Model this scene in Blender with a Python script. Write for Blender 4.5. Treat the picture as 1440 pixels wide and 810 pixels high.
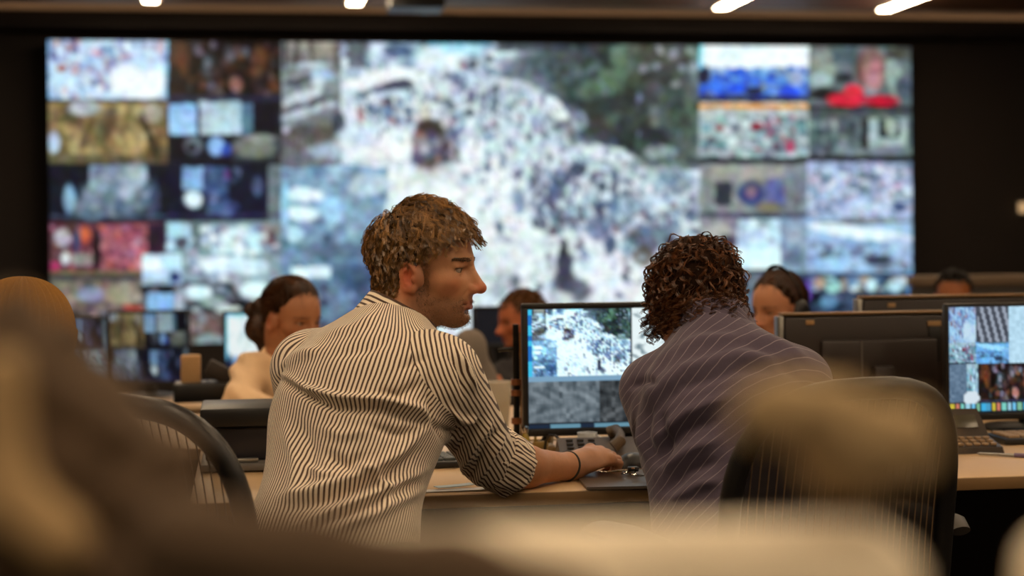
import bpy, bmesh, math, random
import numpy as np
from mathutils import Matrix, Vector

for _o in list(bpy.data.objects):
    bpy.data.objects.remove(_o, do_unlink=True)
COL = bpy.context.scene.collection
SC = bpy.context.scene
R = math.radians

# ------------------------------------------------------------------ camera, world, exposure
CAM_H = 1.2
YAW = R(9.0)                    # the camera looks 9 degrees to the right of the room's axis
ROLL = R(-0.6)
FPX, CX, HY = 2400.0, 720.0, 345.0      # focal length in px of the 1440 x 810 frame, horizon row
cam_data = bpy.data.cameras.new('camera')
cam_data.sensor_width = 36.0
cam_data.lens = 36.0 * FPX / 1440.0
cam_data.shift_y = (HY - 405.0) / 1440.0
cam_data.clip_start = 0.05
cam_data.clip_end = 100
cam_data.dof.use_dof = True
cam_data.dof.focus_distance = 3.16
cam_data.dof.aperture_fstop = 2.8
cam_data.dof.aperture_blades = 0
cam = bpy.data.objects.new('camera', cam_data)
COL.objects.link(cam)
cam.matrix_world = (Matrix.Translation((0, 0, CAM_H)) @ Matrix.Rotation(-YAW, 4, 'Z')
                    @ Matrix.Rotation(math.pi / 2, 4, 'X') @ Matrix.Rotation(ROLL, 4, 'Z'))
SC.camera = cam
SC.view_settings.view_transform = 'Standard'
SC.view_settings.look = 'None'
SC.view_settings.gamma = 1.0
SC.view_settings.exposure = 0.0
SC.view_settings.use_curve_mapping = False

world = bpy.data.worlds.new('world')
SC.world = world
world.use_nodes = True
world.node_tree.nodes['Background'].inputs[0].default_value = (0.02, 0.014, 0.009, 1)
world.node_tree.nodes['Background'].inputs[1].default_value = 0.3
LAMP_POWER = 43.0               # emission of the ceiling luminaires, used in their builder
LAMP_COL = (1.0, 0.755, 0.495)
ADDED_FILL_POWER = 1.6
SCREEN_GAIN = 1.06

# rotation camera frame (x right, y depth, z up) -> room
_M3 = cam.matrix_world.to_3x3()
CAMROT = np.array([[_M3[i][0], -_M3[i][2], _M3[i][1]] for i in range(3)])   # columns: right, forward, up
CAMPOS = np.array([0, 0, CAM_H])


def V(px, py, d):
    """camera-frame point seen at photo pixel (px, py) and depth d"""
    return np.array([(px - CX) * d / FPX, d, (HY - py) * d / FPX])


def to_room(p):
    return np.asarray(p) @ CAMROT.T + CAMPOS


def at(px, py, d):
    return to_room(V(px, py, d))


def on_z(px, py, z):
    """room point on the horizontal plane z seen at the pixel"""
    r = CAMROT @ V(px, py, 1.0)
    return CAMPOS + r * ((z - CAM_H) / r[2])


def on_y(px, py, y):
    r = CAMROT @ V(px, py, 1.0)
    return CAMPOS + r * (y / r[1])


def project(P):
    q = (np.asarray(P) - CAMPOS) @ CAMROT
    return CX + FPX * q[..., 0] / q[..., 1], HY - FPX * q[..., 2] / q[..., 1]


# ------------------------------------------------------------------ colour, materials
def lin(c):
    c = np.asarray(c, float) / 255.0
    return np.where(c <= 0.04045, c / 12.92, ((c + 0.055) / 1.055) ** 2.4)


MATS = {}


def mat(name, rgb, rough=0.5, metal=0.0, var=0.12, scale=20.0, bump=0.0, bscale=200.0, spec=0.5, sheen=0.0, alpha=1.0, trans=0.0, sss=0.0):
    """procedural surface: srgb colour varied by noise, optional noise bump"""
    if name in MATS:
        return MATS[name]
    m = bpy.data.materials.new(name)
    m.use_nodes = True
    nt = m.node_tree
    b = nt.nodes['Principled BSDF']
    c = lin(rgb)
    tc = nt.nodes.new('ShaderNodeTexCoord')
    n = nt.nodes.new('ShaderNodeTexNoise')
    n.inputs['Scale'].default_value = scale
    n.inputs['Detail'].default_value = 4
    nt.links.new(tc.outputs['Object'], n.inputs['Vector'])
    mx = nt.nodes.new('ShaderNodeMix')
    mx.data_type = 'RGBA'
    mx.inputs[6].default_value = (*np.clip(c * (1 - var), 0, 1), 1)
    mx.inputs[7].default_value = (*np.clip(c * (1 + var), 0, 1), 1)
    nt.links.new(n.outputs[0], mx.inputs[0])
    nt.links.new(mx.outputs[2], b.inputs['Base Color'])
    b.inputs['Roughness'].default_value = rough
    b.inputs['Metallic'].default_value = metal
    b.inputs['Specular IOR Level'].default_value = spec
    b.inputs['Alpha'].default_value = alpha
    b.inputs['Transmission Weight'].default_value = trans
    if sheen:
        b.inputs['Sheen Weight'].default_value = sheen
    if sss:
        b.inputs['Subsurface Weight'].default_value = sss
        b.inputs['Subsurface Radius'].default_value = (0.012, 0.005, 0.003)
        b.inputs['Subsurface Scale'].default_value = 1.0
    if bump:
        n2 = nt.nodes.new('ShaderNodeTexNoise')
        n2.inputs['Scale'].default_value = bscale
        nt.links.new(tc.outputs['Object'], n2.inputs['Vector'])
        bp = nt.nodes.new('ShaderNodeBump')
        bp.inputs['Strength'].default_value = bump
        bp.inputs['Distance'].default_value = 0.002
        nt.links.new(n2.outputs[0], bp.inputs['Height'])
        nt.links.new(bp.outputs[0], b.inputs['Normal'])
    MATS[name] = m
    return m


def glow(name, rgb_lin, strength):
    if name in MATS:
        return MATS[name]
    m = bpy.data.materials.new(name)
    m.use_nodes = True
    nt = m.node_tree
    nt.nodes.remove(nt.nodes['Principled BSDF'])
    e = nt.nodes.new('ShaderNodeEmission')
    e.inputs[0].default_value = (*rgb_lin, 1)
    e.inputs[1].default_value = strength
    nt.links.new(e.outputs[0], nt.nodes['Material Output'].inputs[0])
    MATS[name] = m
    return m


def picture_mat(name='screen_picture', strength=1.0):
    """a lit display: the picture is stored per corner in the 'picture' colour attribute"""
    if name in MATS:
        return MATS[name]
    m = bpy.data.materials.new(name)
    m.use_nodes = True
    nt = m.node_tree
    b = nt.nodes['Principled BSDF']
    a = nt.nodes.new('ShaderNodeAttribute')
    a.attribute_name = 'picture'
    b.inputs['Base Color'].default_value = (0.004, 0.004, 0.005, 1)
    b.inputs['Roughness'].default_value = 0.35
    b.inputs['Specular IOR Level'].default_value = 0.25
    nt.links.new(a.outputs['Color'], b.inputs['Emission Color'])
    b.inputs['Emission Strength'].default_value = strength
    MATS[name] = m
    return m


# ------------------------------------------------------------------ mesh building
class MB:
    """collects boxes, tubes, lathes ... for ONE mesh"""
    def __init__(s):
        s.v, s.f = [], []

    def add(s, v, f):
        o = len(s.v)
        s.v += [tuple(map(float, p)) for p in v]
        s.f += [tuple(int(i) + o for i in q) for q in f]
        return s

    def box(s, c, size, bev=0.0, rot=None, seg=2):
        bm = bmesh.new()
        bmesh.ops.create_cube(bm, size=1.0)
        bmesh.ops.scale(bm, vec=Vector(size), verts=bm.verts)
        if bev > 0:
            bmesh.ops.bevel(bm, geom=list(bm.edges), offset=min(bev, min(size) * 0.49), segments=seg, profile=0.5, affect='EDGES')
        if rot is not None:
            bmesh.ops.rotate(bm, cent=(0, 0, 0), matrix=rot, verts=bm.verts)
        bmesh.ops.translate(bm, vec=Vector(c), verts=bm.verts)
        bm.verts.index_update()
        s.add([v.co[:] for v in bm.verts], [[v.index for v in f.verts] for f in bm.faces])
        bm.free()
        return s

    def tube(s, pts, rad, n=10, caps=True, closed=False, flat=1.0, up=None):
        pts = [np.asarray(p, float) for p in pts]
        m = len(pts)
        rads = rad if hasattr(rad, '__len__') else [rad] * m
        prev = None
        vs, fs = [], []
        for i, p in enumerate(pts):
            if closed:
                t = pts[(i + 1) % m] - pts[i - 1]
            else:
                t = pts[min(i + 1, m - 1)] - pts[max(i - 1, 0)]
            t = t / (np.linalg.norm(t) + 1e-12)
            if up is not None:
                prev = np.asarray(up, float)
            elif prev is None:
                prev = np.array([0, 0, 1.0]) if abs(t[2]) < 0.9 else np.array([1.0, 0, 0])
            a = prev - t * prev.dot(t)
            a /= (np.linalg.norm(a) + 1e-12)
            prev = a
            b = np.cross(t, a)
            for k in range(n):
                w = 2 * math.pi * k / n
                vs.append(p + rads[i] * (flat * math.cos(w) * a + math.sin(w) * b))
        rng = m if closed else m - 1
        for i in range(rng):
            j = (i + 1) % m
            for k in range(n):
                fs.append((i * n + k, i * n + (k + 1) % n, j * n + (k + 1) % n, j * n + k))
        if caps and not closed:
            fs.append(tuple(range(n - 1, -1, -1)))
            fs.append(tuple((m - 1) * n + k for k in range(n)))
        return s.add(vs, fs)

    def lathe(s, prof, c=(0, 0, 0), n=24, axis='Z'):
        vs, fs = [], []
        for r, z in prof:
            for k in range(n):
                w = 2 * math.pi * k / n
                p = (r * math.cos(w), r * math.sin(w), z)
                if axis == 'Y':
                    p = (p[0], p[2], p[1])
                vs.append(np.array(p) + np.array(c))
        m = len(prof)
        for i in range(m - 1):
            for k in range(n):
                fs.append((i * n + k, i * n + (k + 1) % n, (i + 1) * n + (k + 1) % n, (i + 1) * n + k))
        fs.append(tuple(range(n - 1, -1, -1)))
        fs.append(tuple((m - 1) * n + k for k in range(n)))
        return s.add(vs, fs)

    def build(s, name, m, parent=None, smooth=True, loc=None):
        return mesh_obj(name, s.v, s.f, m, parent, smooth, loc)


def mesh_obj(name, v, f, m, parent=None, smooth=True, loc=None):
    me = bpy.data.meshes.new(name)
    me.from_pydata([tuple(map(float, p)) for p in v] if not isinstance(v, np.ndarray) else v.tolist(), [], f if not isinstance(f, np.ndarray) else f.tolist())
    me.update()
    if smooth:
        me.polygons.foreach_set('use_smooth', np.ones(len(me.polygons), bool))
        try:
            me.set_sharp_from_angle(angle=R(42))
        except Exception:
            pass
    o = bpy.data.objects.new(name, me)
    COL.objects.link(o)
    if m is not None:
        me.materials.append(m)
    if parent is not None:
        o.parent = parent
    if loc is not None:
        o.location = loc
    return o


def tag(o, label=None, cat=None, group=None, kind=None):
    if label: o['label'] = label
    if cat: o['category'] = cat
    if group: o['group'] = group
    if kind: o['kind'] = kind
    return o


def thing(name, label, cat, loc=(0, 0, 0), rz=0.0, group=None):
    o = bpy.data.objects.new(name, None)
    o.empty_display_size = 0.05
    COL.objects.link(o)
    o.location = [float(x) for x in loc]
    o.rotation_euler = (0, 0, rz)
    return tag(o, label, cat, group)


def copy_tree(o, parent=None):
    c = o.copy()
    COL.objects.link(c)
    c.parent = parent
    for ch in list(o.children):
        copy_tree(ch, c)
    return c


# ------------------------------------------------------------------ pictures shown on displays (painted as arrays, sampled per vertex)
class Pic:
    def __init__(s, x0, y0, x1, y1, res=1.0, base=(20, 22, 28), seed=1):
        s.x0, s.y0, s.res = x0, y0, res
        s.w, s.h = int((x1 - x0) * res) + 1, int((y1 - y0) * res) + 1
        s.a = np.empty((s.h, s.w, 3)); s.a[:] = base
        s.yy, s.xx = np.mgrid[0:s.h, 0:s.w]
        s.yy = s.yy / res + y0
        s.xx = s.xx / res + x0
        s.rng = np.random.RandomState(seed)

    def sl(s, x0, y0, x1, y1):
        f = lambda t, o, n: int(min(max((t - o) * s.res, 0), n))
        return slice(f(y0, s.y0, s.h), f(y1, s.y0, s.h)), slice(f(x0, s.x0, s.w), f(x1, s.x0, s.w))

    def rect(s, x0, y0, x1, y1, col, col2=None, al=1.0):
        r = s.sl(x0, y0, x1, y1)
        if col2 is None:
            s.a[r] = s.a[r] * (1 - al) + np.array(col) * al
        else:
            t = ((s.yy[r] - y0) / max(y1 - y0, 1e-6))[..., None]
            s.a[r] = s.a[r] * (1 - al) + (np.array(col) * (1 - t) + np.array(col2) * t) * al
        return s

    def blob(s, cx, cy, rx, ry, col, al=1.0, ang=0.0, clip=None, hard=1.35):
        m = max(rx, ry) * 1.5 + 1
        x0, y0, x1, y1 = cx - m, cy - m, cx + m, cy + m
        if clip:
            x0, y0, x1, y1 = max(x0, clip[0]), max(y0, clip[1]), min(x1, clip[2]), min(y1, clip[3])
        if x1 <= x0 or y1 <= y0: return s
        r = s.sl(x0, y0, x1, y1)
        X, Y = s.xx[r] - cx, s.yy[r] - cy
        if X.size == 0: return s
        c, n = math.cos(ang), math.sin(ang)
        q = ((X * c + Y * n) / rx) ** 2 + ((-X * n + Y * c) / ry) ** 2
        w = (np.clip((1.25 - q) * hard, 0, 1) * al)[..., None]
        s.a[r] = s.a[r] * (1 - w) + np.array(col) * w
        return s

    def dabs(s, box, n, size, pal, al=(0.5, 1), asp=(0.5, 1.2), ang=0.0, dens=None):
        g = s.rng
        k = 0
        while k < n:
            x, y = g.uniform(box[0], box[2]), g.uniform(box[1], box[3])
            k += 1
            if dens is not None and g.rand() > dens(x, y):
                continue
            z = g.uniform(*size)
            c = np.array(pal[g.randint(len(pal))]) + g.uniform(-14, 14)
            s.blob(x, y, z, z * g.uniform(*asp), np.clip(c, 0, 255), g.uniform(*al), ang + g.uniform(-0.4, 0.4), box)
        return s

    def line(s, x0, y0, x1, y1, w, col, al=1.0, clip=None):
        L = math.hypot(x1 - x0, y1 - y0)
        s.blob((x0 + x1) / 2, (y0 + y1) / 2, L / 2, w / 2, col, al, math.atan2(y1 - y0, x1 - x0), clip, 3)
        return s

    def sample(s, x, y):
        fx = np.clip((x - s.x0) * s.res, 0, s.w - 1.001)
        fy = np.clip((y - s.y0) * s.res, 0, s.h - 1.001)
        i, j = fx.astype(int), fy.astype(int)
        u, v = (fx - i)[..., None], (fy - j)[..., None]
        A = s.a
        return (A[j, i] * (1 - u) * (1 - v) + A[j, i + 1] * u * (1 - v) + A[j + 1, i] * (1 - u) * v + A[j + 1, i + 1] * u * v)


def screen_grid(name, w, h, nx, nz, fn, parent, y=0.0, m=None):
    """a display face in the xz plane facing -y, its picture sampled from fn(u, v)"""
    us, vs = np.linspace(0, 1, nx + 1), np.linspace(0, 1, nz + 1)
    U, W = np.meshgrid(us, vs)
    P = np.stack([(U - 0.5) * w, np.full_like(U, y), (0.5 - W) * h], -1).reshape(-1, 3)
    idx = np.arange((nx + 1) * (nz + 1)).reshape(nz + 1, nx + 1)
    F = np.stack([idx[:-1, :-1], idx[1:, :-1], idx[1:, 1:], idx[:-1, 1:]], -1).reshape(-1, 4)
    o = mesh_obj(name, P, F, m or picture_mat(), parent, smooth=False)
    a = o.data.color_attributes.new('picture', 'FLOAT_COLOR', 'POINT')
    c = lin(np.clip(fn(U, W).reshape(-1, 3), 0, 255)) * SCREEN_GAIN
    a.data.foreach_set('color', np.concatenate([c, np.ones((len(c), 1))], 1).astype(np.float32).ravel())
    return o

# ------------------------------------------------------------------ the room
WALL_Y = 13.75                  # face of the back wall
CEIL = 3.08
X0, X1, Y0 = -5.2, 9.6, -2.6
m_wall = mat('dark_brown_wall', (34, 25, 20), 0.75, var=0.2, scale=3.0)
m_floor = mat('charcoal_carpet', (38, 32, 29), 0.95, var=0.35, scale=60.0, bump=0.4, bscale=500)
m_ceil = mat('ceiling_plaster', (226, 200, 172), 0.85, var=0.06, scale=4.0)
m_wood = mat('ceiling_wood', (118, 74, 38), 0.5, var=0.3, scale=9.0)
m_dark = mat('black_plastic', (22, 21, 21), 0.42, var=0.15)
m_blackmetal = mat('black_metal', (26, 25, 24), 0.35, metal=0.6, var=0.15)
m_silver = mat('brushed_silver', (170, 168, 162), 0.32, metal=0.9, var=0.1)
m_chrome = mat('chrome', (205, 200, 190), 0.15, metal=1.0, var=0.05)


def struct(name, c, size, m, bev=0.0):
    o = MB().box((0, 0, 0), size, bev).build(name, m, None, smooth=bev > 0, loc=c)
    return tag(o, kind='structure')


XM, XW = (X0 + X1) / 2, X1 - X0
YM, YW = (Y0 + WALL_Y) / 2, WALL_Y - Y0
struct('floor', (XM, YM, -0.05), (XW + 0.4, YW + 0.4, 0.1), m_floor)
struct('ceiling', (XM, YM, CEIL + 0.06), (XW + 0.4, YW + 0.4, 0.12), m_ceil)
struct('wall_back', (XM, WALL_Y + 0.1, CEIL / 2), (XW + 0.4, 0.2, CEIL), m_wall)
struct('wall_front', (XM, Y0 - 0.1, CEIL / 2), (XW + 0.4, 0.2, CEIL), m_wall)
struct('wall_left', (X0 - 0.1, YM, CEIL / 2), (0.2, YW, CEIL), m_wall)
struct('wall_right', (X1 + 0.1, YM, CEIL / 2), (0.2, YW, CEIL), m_wall)
struct('baseboard_back', (XM, WALL_Y - 0.01, 0.06), (XW, 0.02, 0.12), m_dark, 0.004)
# wooden slats of the ceiling field, a plaster border is left towards the video wall
m_field = struct('trim_1', (XM, (Y0 + 12.95) / 2, CEIL - 0.012), (XW, 12.95 - Y0, 0.024), m_wood)
m_slat = mat('ceiling_slat_wood', (134, 86, 46), 0.45, var=0.35, scale=14.0)
slat_me = None
for i in range(11):
    yy = 12.95 - 0.09 - i * 0.15
    if slat_me is None:
        s = MB().box((0, 0, 0), (XW, 0.12, 0.018), 0.004).build('slat', m_slat, m_field)
        slat_me = s.data
    else:
        s = bpy.data.objects.new('slat', slat_me); COL.objects.link(s); s.parent = m_field
    s.location = (0, yy - (Y0 + 12.95) / 2, -0.021)

# ------------------------------------------------------------------ ceiling luminaires
lampA = at(1000, 14, 12.6)


def luminaire():
    t = thing('ceiling_light', 'x', 'ceiling light', group='linear ceiling lights')
    MB().box((0, 0, 0.0), (0.13, 1.5, 0.035), 0.006).build('housing', m_ceil, t)
    MB().box((0, 0, -0.021), (0.10, 1.46, 0.012), 0.004).build('diffuser', glow('lamp_glow', LAMP_COL, LAMP_POWER), t)
    return t


L0 = luminaire()
LZ = CEIL - 0.052
lamp_spots = []
for px in (217, 494, 1006, 1240):
    p = on_z(px, 12, LZ)
    lamp_spots.append((p[0], 12.75 - 0.75))
lamp_labels = ['first linear ceiling light from the left above the video wall',
               'linear ceiling light above the video wall left of the projector',
               'slanting linear ceiling light above the green trees of the video wall',
               'linear ceiling light furthest right above the video wall']
lamps = []
for i, (x, y) in enumerate(lamp_spots):
    o = L0 if i == 0 else copy_tree(L0)
    o.location = (x, y, LZ)
    o['label'] = lamp_labels[i]
    lamps.append(o)
# the same rows of lights go on over the desks and over the camera (all above the frame)
for y, rn in ((8.6, 'second'), (5.2, 'third'), (2.2, 'fourth'), (-0.6, 'fifth')):
    for x, cn in ((-2.6, 'first'), (-0.6, 'second'), (1.4, 'third'), (3.4, 'fourth'), (5.4, 'fifth')):
        o = copy_tree(L0)
        o.location = (x, y, LZ)
        o['label'] = 'linear ceiling light, %s row from the video wall, %s from the left' % (rn, cn)

# ceiling projector, cut by the top of the frame
pp = on_z(585, 0, CEIL - 0.1)
pj = thing('projector', 'dark ceiling-mounted projector between the linear lights', 'projector', (pp[0], 12.3, CEIL - 0.024))
MB().tube([(0, 0, 0), (0, 0, -0.06)], 0.02).build('mount_pole', m_blackmetal, pj)
MB().box((0, 0, -0.10), (0.40, 0.32, 0.10), 0.02).build('body', m_dark, pj)
MB().lathe([(0.02, 0.0), (0.05, 0.0), (0.05, 0.03), (0.035, 0.035)], (0.08, 0.16, -0.10), 20, 'Y').build('lens', m_blackmetal, pj)

# made-up fill light brightening the plaster border: hidden lit strip behind a dark board
cv = thing('added_fill_light', 'added dark board hiding a made-up fill light strip above the video wall', 'added fill light', (XM, 13.42, 2.90))
MB().box((0, 0, 0.05), (XW - 0.1, 0.02, 0.10), 0.003).build('board', m_wall, cv)
MB().box((0, 0.15, 0.01), (XW - 0.1, 0.30, 0.02), 0.003).build('shelf', m_wall, cv)
MB().box((0, 0.16, 0.028), (XW - 0.3, 0.04, 0.012), 0.003).build('fill_strip', glow('added_fill_glow', (1.0, 0.66, 0.40), ADDED_FILL_POWER), cv)

# small wall lamp at the right edge
wl = on_y(1438, 292, WALL_Y - 0.05)
t = thing('wall_lamp', 'small warm wall lamp on the dark wall at the right edge', 'wall lamp', (wl[0], WALL_Y, wl[2]))
MB().box((0, -0.012, 0), (0.06, 0.024, 0.12), 0.006).build('back_plate', m_silver, t)
MB().lathe([(0.03, -0.045), (0.038, -0.04), (0.038, 0.04), (0.03, 0.045)], (0, -0.062, 0), 18).build('shade', glow('wall_lamp_glow', (1.0, 0.62, 0.3), 0.55), t)

# ------------------------------------------------------------------ the picture on the video wall, in photo pixels
W = Pic(50, 40, 1300, 520, 1.0, (30, 34, 42), 5)
# ---- central scene: a snowy crowded street seen from above
cb = (396, 50, 984, 520)
W.rect(*cb, (206, 218, 226), (222, 226, 230))
WHITE = [(236, 240, 242), (228, 236, 242), (240, 240, 240), (215, 228, 236)]
BLUEG = [(150, 172, 190), (170, 190, 205), (120, 140, 160), (185, 200, 215), (140, 160, 185)]
DARK = [(58, 62, 78), (70, 74, 90), (48, 58, 72), (88, 84, 100), (96, 100, 118), (62, 70, 96)]
CROWD = DARK + BLUEG + [(140, 124, 134), (110, 130, 160), (130, 128, 150), (120, 140, 170)]
# upper left: buildings
W.rect(396, 50, 480, 235, (150, 156, 160), (128, 132, 138))
W.rect(400, 56, 476, 88, (176, 170, 160), (120, 118, 118))
for x in (398, 415, 437, 470): W.rect(x, 56, x + 6, 96, (78, 76, 78), al=0.8)
W.line(398, 146, 452, 126, 15, (202, 210, 214)); W.line(396, 166, 476, 142, 11, (186, 196, 204))
W.line(398, 158, 470, 136, 5, (78, 84, 92)); W.line(400, 118, 446, 110, 8, (80, 84, 90))
W.blob(454, 106, 18, 9, (176, 200, 222)); W.blob(440, 92, 26, 6, (190, 200, 208)); W.blob(446, 116, 9, 8, (205, 214, 220))
for i in range(9): W.line(398 + i * 9, 182 - i * 2.5, 398 + i * 9, 215, 7, (112, 106, 102), 0.8)
W.rect(410, 178, 470, 196, (104, 98, 96), al=0.7); W.blob(402, 182, 6, 6, (196, 200, 206)); W.blob(462, 212, 30, 14, (178, 194, 210), 0.8)
W.blob(476, 172, 10, 16, (58, 70, 84), 0.9); W.rect(476, 56, 480, 235, (120, 130, 140), al=0.7)
# top strip: roofs, sky-blue light, heads
W.rect(480, 56, 700, 100, (150, 170, 188), (190, 205, 216))
W.dabs((482, 56, 700, 112), 120, (3, 9), BLUEG + DARK[:4] + WHITE, (0.4, 0.9), (0.4, 1.2))
W.rect(490, 60, 515, 98, (92, 98, 108), al=0.8); W.blob(531, 68, 16, 10, (212, 224, 240)); W.blob(560, 72, 22, 10, (90, 108, 140), 0.9)
W.blob(620, 84, 40, 22, (226, 236, 242)); W.blob(600, 112, 26, 14, (234, 240, 242)); W.rect(600, 58, 694, 66, (130, 186, 206)); W.blob(650, 70, 36, 7, (190, 222, 236))
W.line(488, 120, 585, 98, 18, (238, 240, 242)); W.line(506, 132, 580, 114, 9, (110, 118, 132)); W.line(500, 134, 524, 130, 7, (116, 138, 152)); W.blob(560, 118, 24, 7, (84, 86, 100))
W.blob(610, 148, 30, 12, (150, 160, 172), 0.9); W.blob(545, 148, 8, 12, (70, 60, 96)); W.blob(604, 152, 24, 8, (228, 228, 226)); W.blob(596, 162, 22, 7, (220, 216, 210))
W.dabs((490, 140, 590, 176), 70, (2, 6), [(90, 112, 140), (140, 165, 190), (170, 130, 130), (235, 235, 235), (70, 90, 120)], (0.5, 0.9), (0.9, 1.8))
W.blob(520, 200, 50, 30, (222, 230, 234)); W.blob(545, 205, 40, 26, (234, 236, 236)); W.blob(505, 190, 30, 16, (205, 218, 228), 0.7)
# crowd dots on white, denser towards the diagonal
diag = lambda x, y: 0.35 + 0.65 * math.exp(-((y - (110 + 0.72 * (x - 640))) / 62.0) ** 2)
W.dabs((590, 84, 984, 440), 950, (2.5, 6.5), CROWD, (0.2, 0.65), (0.8, 2.0), 0, diag)
W.dabs((590, 84, 984, 440), 420, (2.5, 7), WHITE, (0.5, 0.95), (0.5, 1.4), 0, diag)
W.dabs((640, 90, 800, 200), 9, (2, 5), [(190, 90, 110), (90, 110, 190)], (0.4, 0.7))
# dark cluster in the middle of the street
W.blob(612, 205, 34, 36, (128, 124, 134), 0.75); W.blob(606, 180, 24, 14, (84, 74, 72)); W.blob(622, 228, 28, 20, (92, 92, 112), 0.8)
W.dabs((580, 184, 646, 262), 70, (3, 8), [(84, 76, 80), (108, 100, 120), (150, 110, 110), (92, 104, 140), (214, 200, 210), (120, 110, 90)], (0.5, 0.9), (0.8, 1.8))
W.blob(660, 158, 8, 6, (62, 76, 92), ang=0.7); W.blob(676, 190, 5, 12, (130, 150, 166)); W.blob(628, 172, 10, 9, (226, 214, 220))
# white street
for b in [(660, 300, 100, 46), (575, 275, 70, 40), (730, 345, 40, 40), (640, 245, 30, 20), (880, 390, 60, 46), (700, 250, 26, 24), (850, 340, 30, 20), (668, 210, 14, 34)]:
    W.blob(*b, (232, 235, 238), 0.88)
# trees, upper right
W.blob(880, 130, 110, 92, (66, 78, 80)); W.blob(930, 180, 70, 60, (84, 96, 96)); W.blob(800, 88, 64, 28, (86, 94, 102)); W.rect(700, 56, 984, 72, (74, 78, 84), al=0.8)
W.blob(760, 100, 60, 30, (104, 114, 124), 0.8); W.blob(868, 106, 30, 24, (108, 134, 112), 0.9, 0.6); W.blob(884, 74, 30, 16, (130, 152, 136), 0.9); W.blob(826, 128, 26, 14, (126, 148, 134), 0.8)
W.blob(850, 122, 22, 14, (112, 142, 112), 0.85); W.blob(900, 128, 24, 34, (44, 50, 54), 0.95); W.blob(918, 134, 18, 24, (132, 138, 132), 0.5); W.blob(825, 98, 26, 7, (138, 150, 156), 0.8, -0.3)
W.blob(900, 190, 46, 26, (52, 60, 66), 0.9); W.blob(962, 190, 26, 40, (104, 116, 110), 0.7); W.blob(975, 160, 14, 60, (120, 130, 128), 0.5); W.blob(846, 178, 22, 18, (90, 82, 80), 0.7)
W.dabs((770, 58, 984, 240), 210, (4, 13), [(90, 108, 96), (60, 70, 72), (120, 132, 128), (76, 88, 84), (104, 122, 108), (50, 58, 62)], (0.3, 0.7), (0.6, 1.3), 0, lambda x, y: 1.0 if y < 110 + 0.75 * (x - 770) else 0.0)
for x, y in [(903, 98), (925, 92), (945, 78), (972, 70), (960, 96), (975, 92), (950, 120), (930, 70)]:
    W.blob(x, y, 6, 6, (186, 190, 198), 0.7); W.blob(x, y, 3.5, 3.5, (150, 152, 160), 0.5)
# white canopy, van
W.blob(776, 152, 30, 13, (232, 236, 238), ang=0.35); W.blob(850, 215, 48, 10, (214, 222, 226), ang=0.2); W.blob(870, 238, 60, 8, (190, 204, 212), ang=0.2); W.blob(728, 120, 40, 9, (205, 214, 220), 0.9, 0.25)
W.blob(815, 170, 12, 18, (178, 190, 204), 0.8); W.blob(930, 215, 26, 10, (178, 188, 190), 0.8)
# dark queue on the right of the street and the dark figure
for (x, y, rx, ry, c) in [(775, 268, 20, 18, (96, 100, 128)), (790, 250, 16, 12, (80, 86, 110)), (812, 238, 14, 10, (80, 84, 108)), (790, 305, 14, 12, (84, 92, 112)),
                          (840, 320, 20, 18, (120, 134, 164)), (858, 345, 10, 16, (74, 92, 116)), (730, 285, 8, 20, (130, 150, 180)), (704, 318, 6, 10, (92, 110, 124)),
                          (880, 290, 40, 14, (168, 186, 200)), (945, 285, 34, 12, (206, 220, 228)), (900, 340, 26, 20, (104, 108, 118)), (884, 350, 14, 12, (190, 208, 220)), (950, 255, 30, 18, (150, 166, 178)),
                          (793, 350, 7, 15, (66, 70, 84)), (794, 372, 12, 20, (62, 66, 82)), (795, 395, 16, 22, (78, 80, 96)), (815, 408, 18, 16, (104, 108, 122)), (930, 330, 30, 20, (130, 146, 162)),
                          (905, 360, 16, 14, (112, 104, 92)), (725, 395, 8, 10, (110, 120, 126)), (790, 420, 20, 10, (208, 212, 218)), (702, 410, 12, 12, (170, 180, 190))]:
    W.blob(x, y, rx, ry, c, 0.85)
W.dabs((745, 240, 870, 330), 120, (2.5, 6), CROWD + WHITE[:2], (0.4, 0.9), (1.0, 2.2))
W.dabs((860, 240, 984, 420), 110, (2.5, 7), CROWD + WHITE, (0.4, 0.85), (0.6, 1.5))
# lower left corner of the scene: blue block with bright patches
W.rect(396, 234, 545, 520, (142, 172, 196), (96, 120, 146), al=0.9)
W.dabs((396, 234, 548, 440), 110, (5, 14), [(120, 152, 184), (160, 190, 214), (96, 118, 144), (180, 205, 224), (78, 96, 120)], (0.3, 0.8), (0.4, 0.9))
W.blob(426, 274, 28, 12, (226, 240, 250)); W.blob(426, 300, 26, 12, (222, 238, 250)); W.blob(470, 296, 22, 18, (176, 212, 240)); W.blob(415, 330, 16, 12, (200, 226, 246)); W.blob(400, 290, 6, 40, (170, 205, 232))
W.rect(410, 377, 467, 392, (226, 242, 252)); W.blob(500, 290, 22, 40, (150, 172, 192), 0.7); W.blob(520, 260, 30, 18, (206, 218, 228), 0.8); W.blob(478, 352, 60, 12, (104, 120, 140), 0.8); W.blob(505, 390, 40, 22, (84, 104, 134), 0.8)
W.dabs((400, 395, 545, 515), 60, (5, 13), [(70, 84, 110), (110, 128, 150), (150, 140, 140), (60, 66, 80), (130, 150, 176)], (0.4, 0.8))
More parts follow.
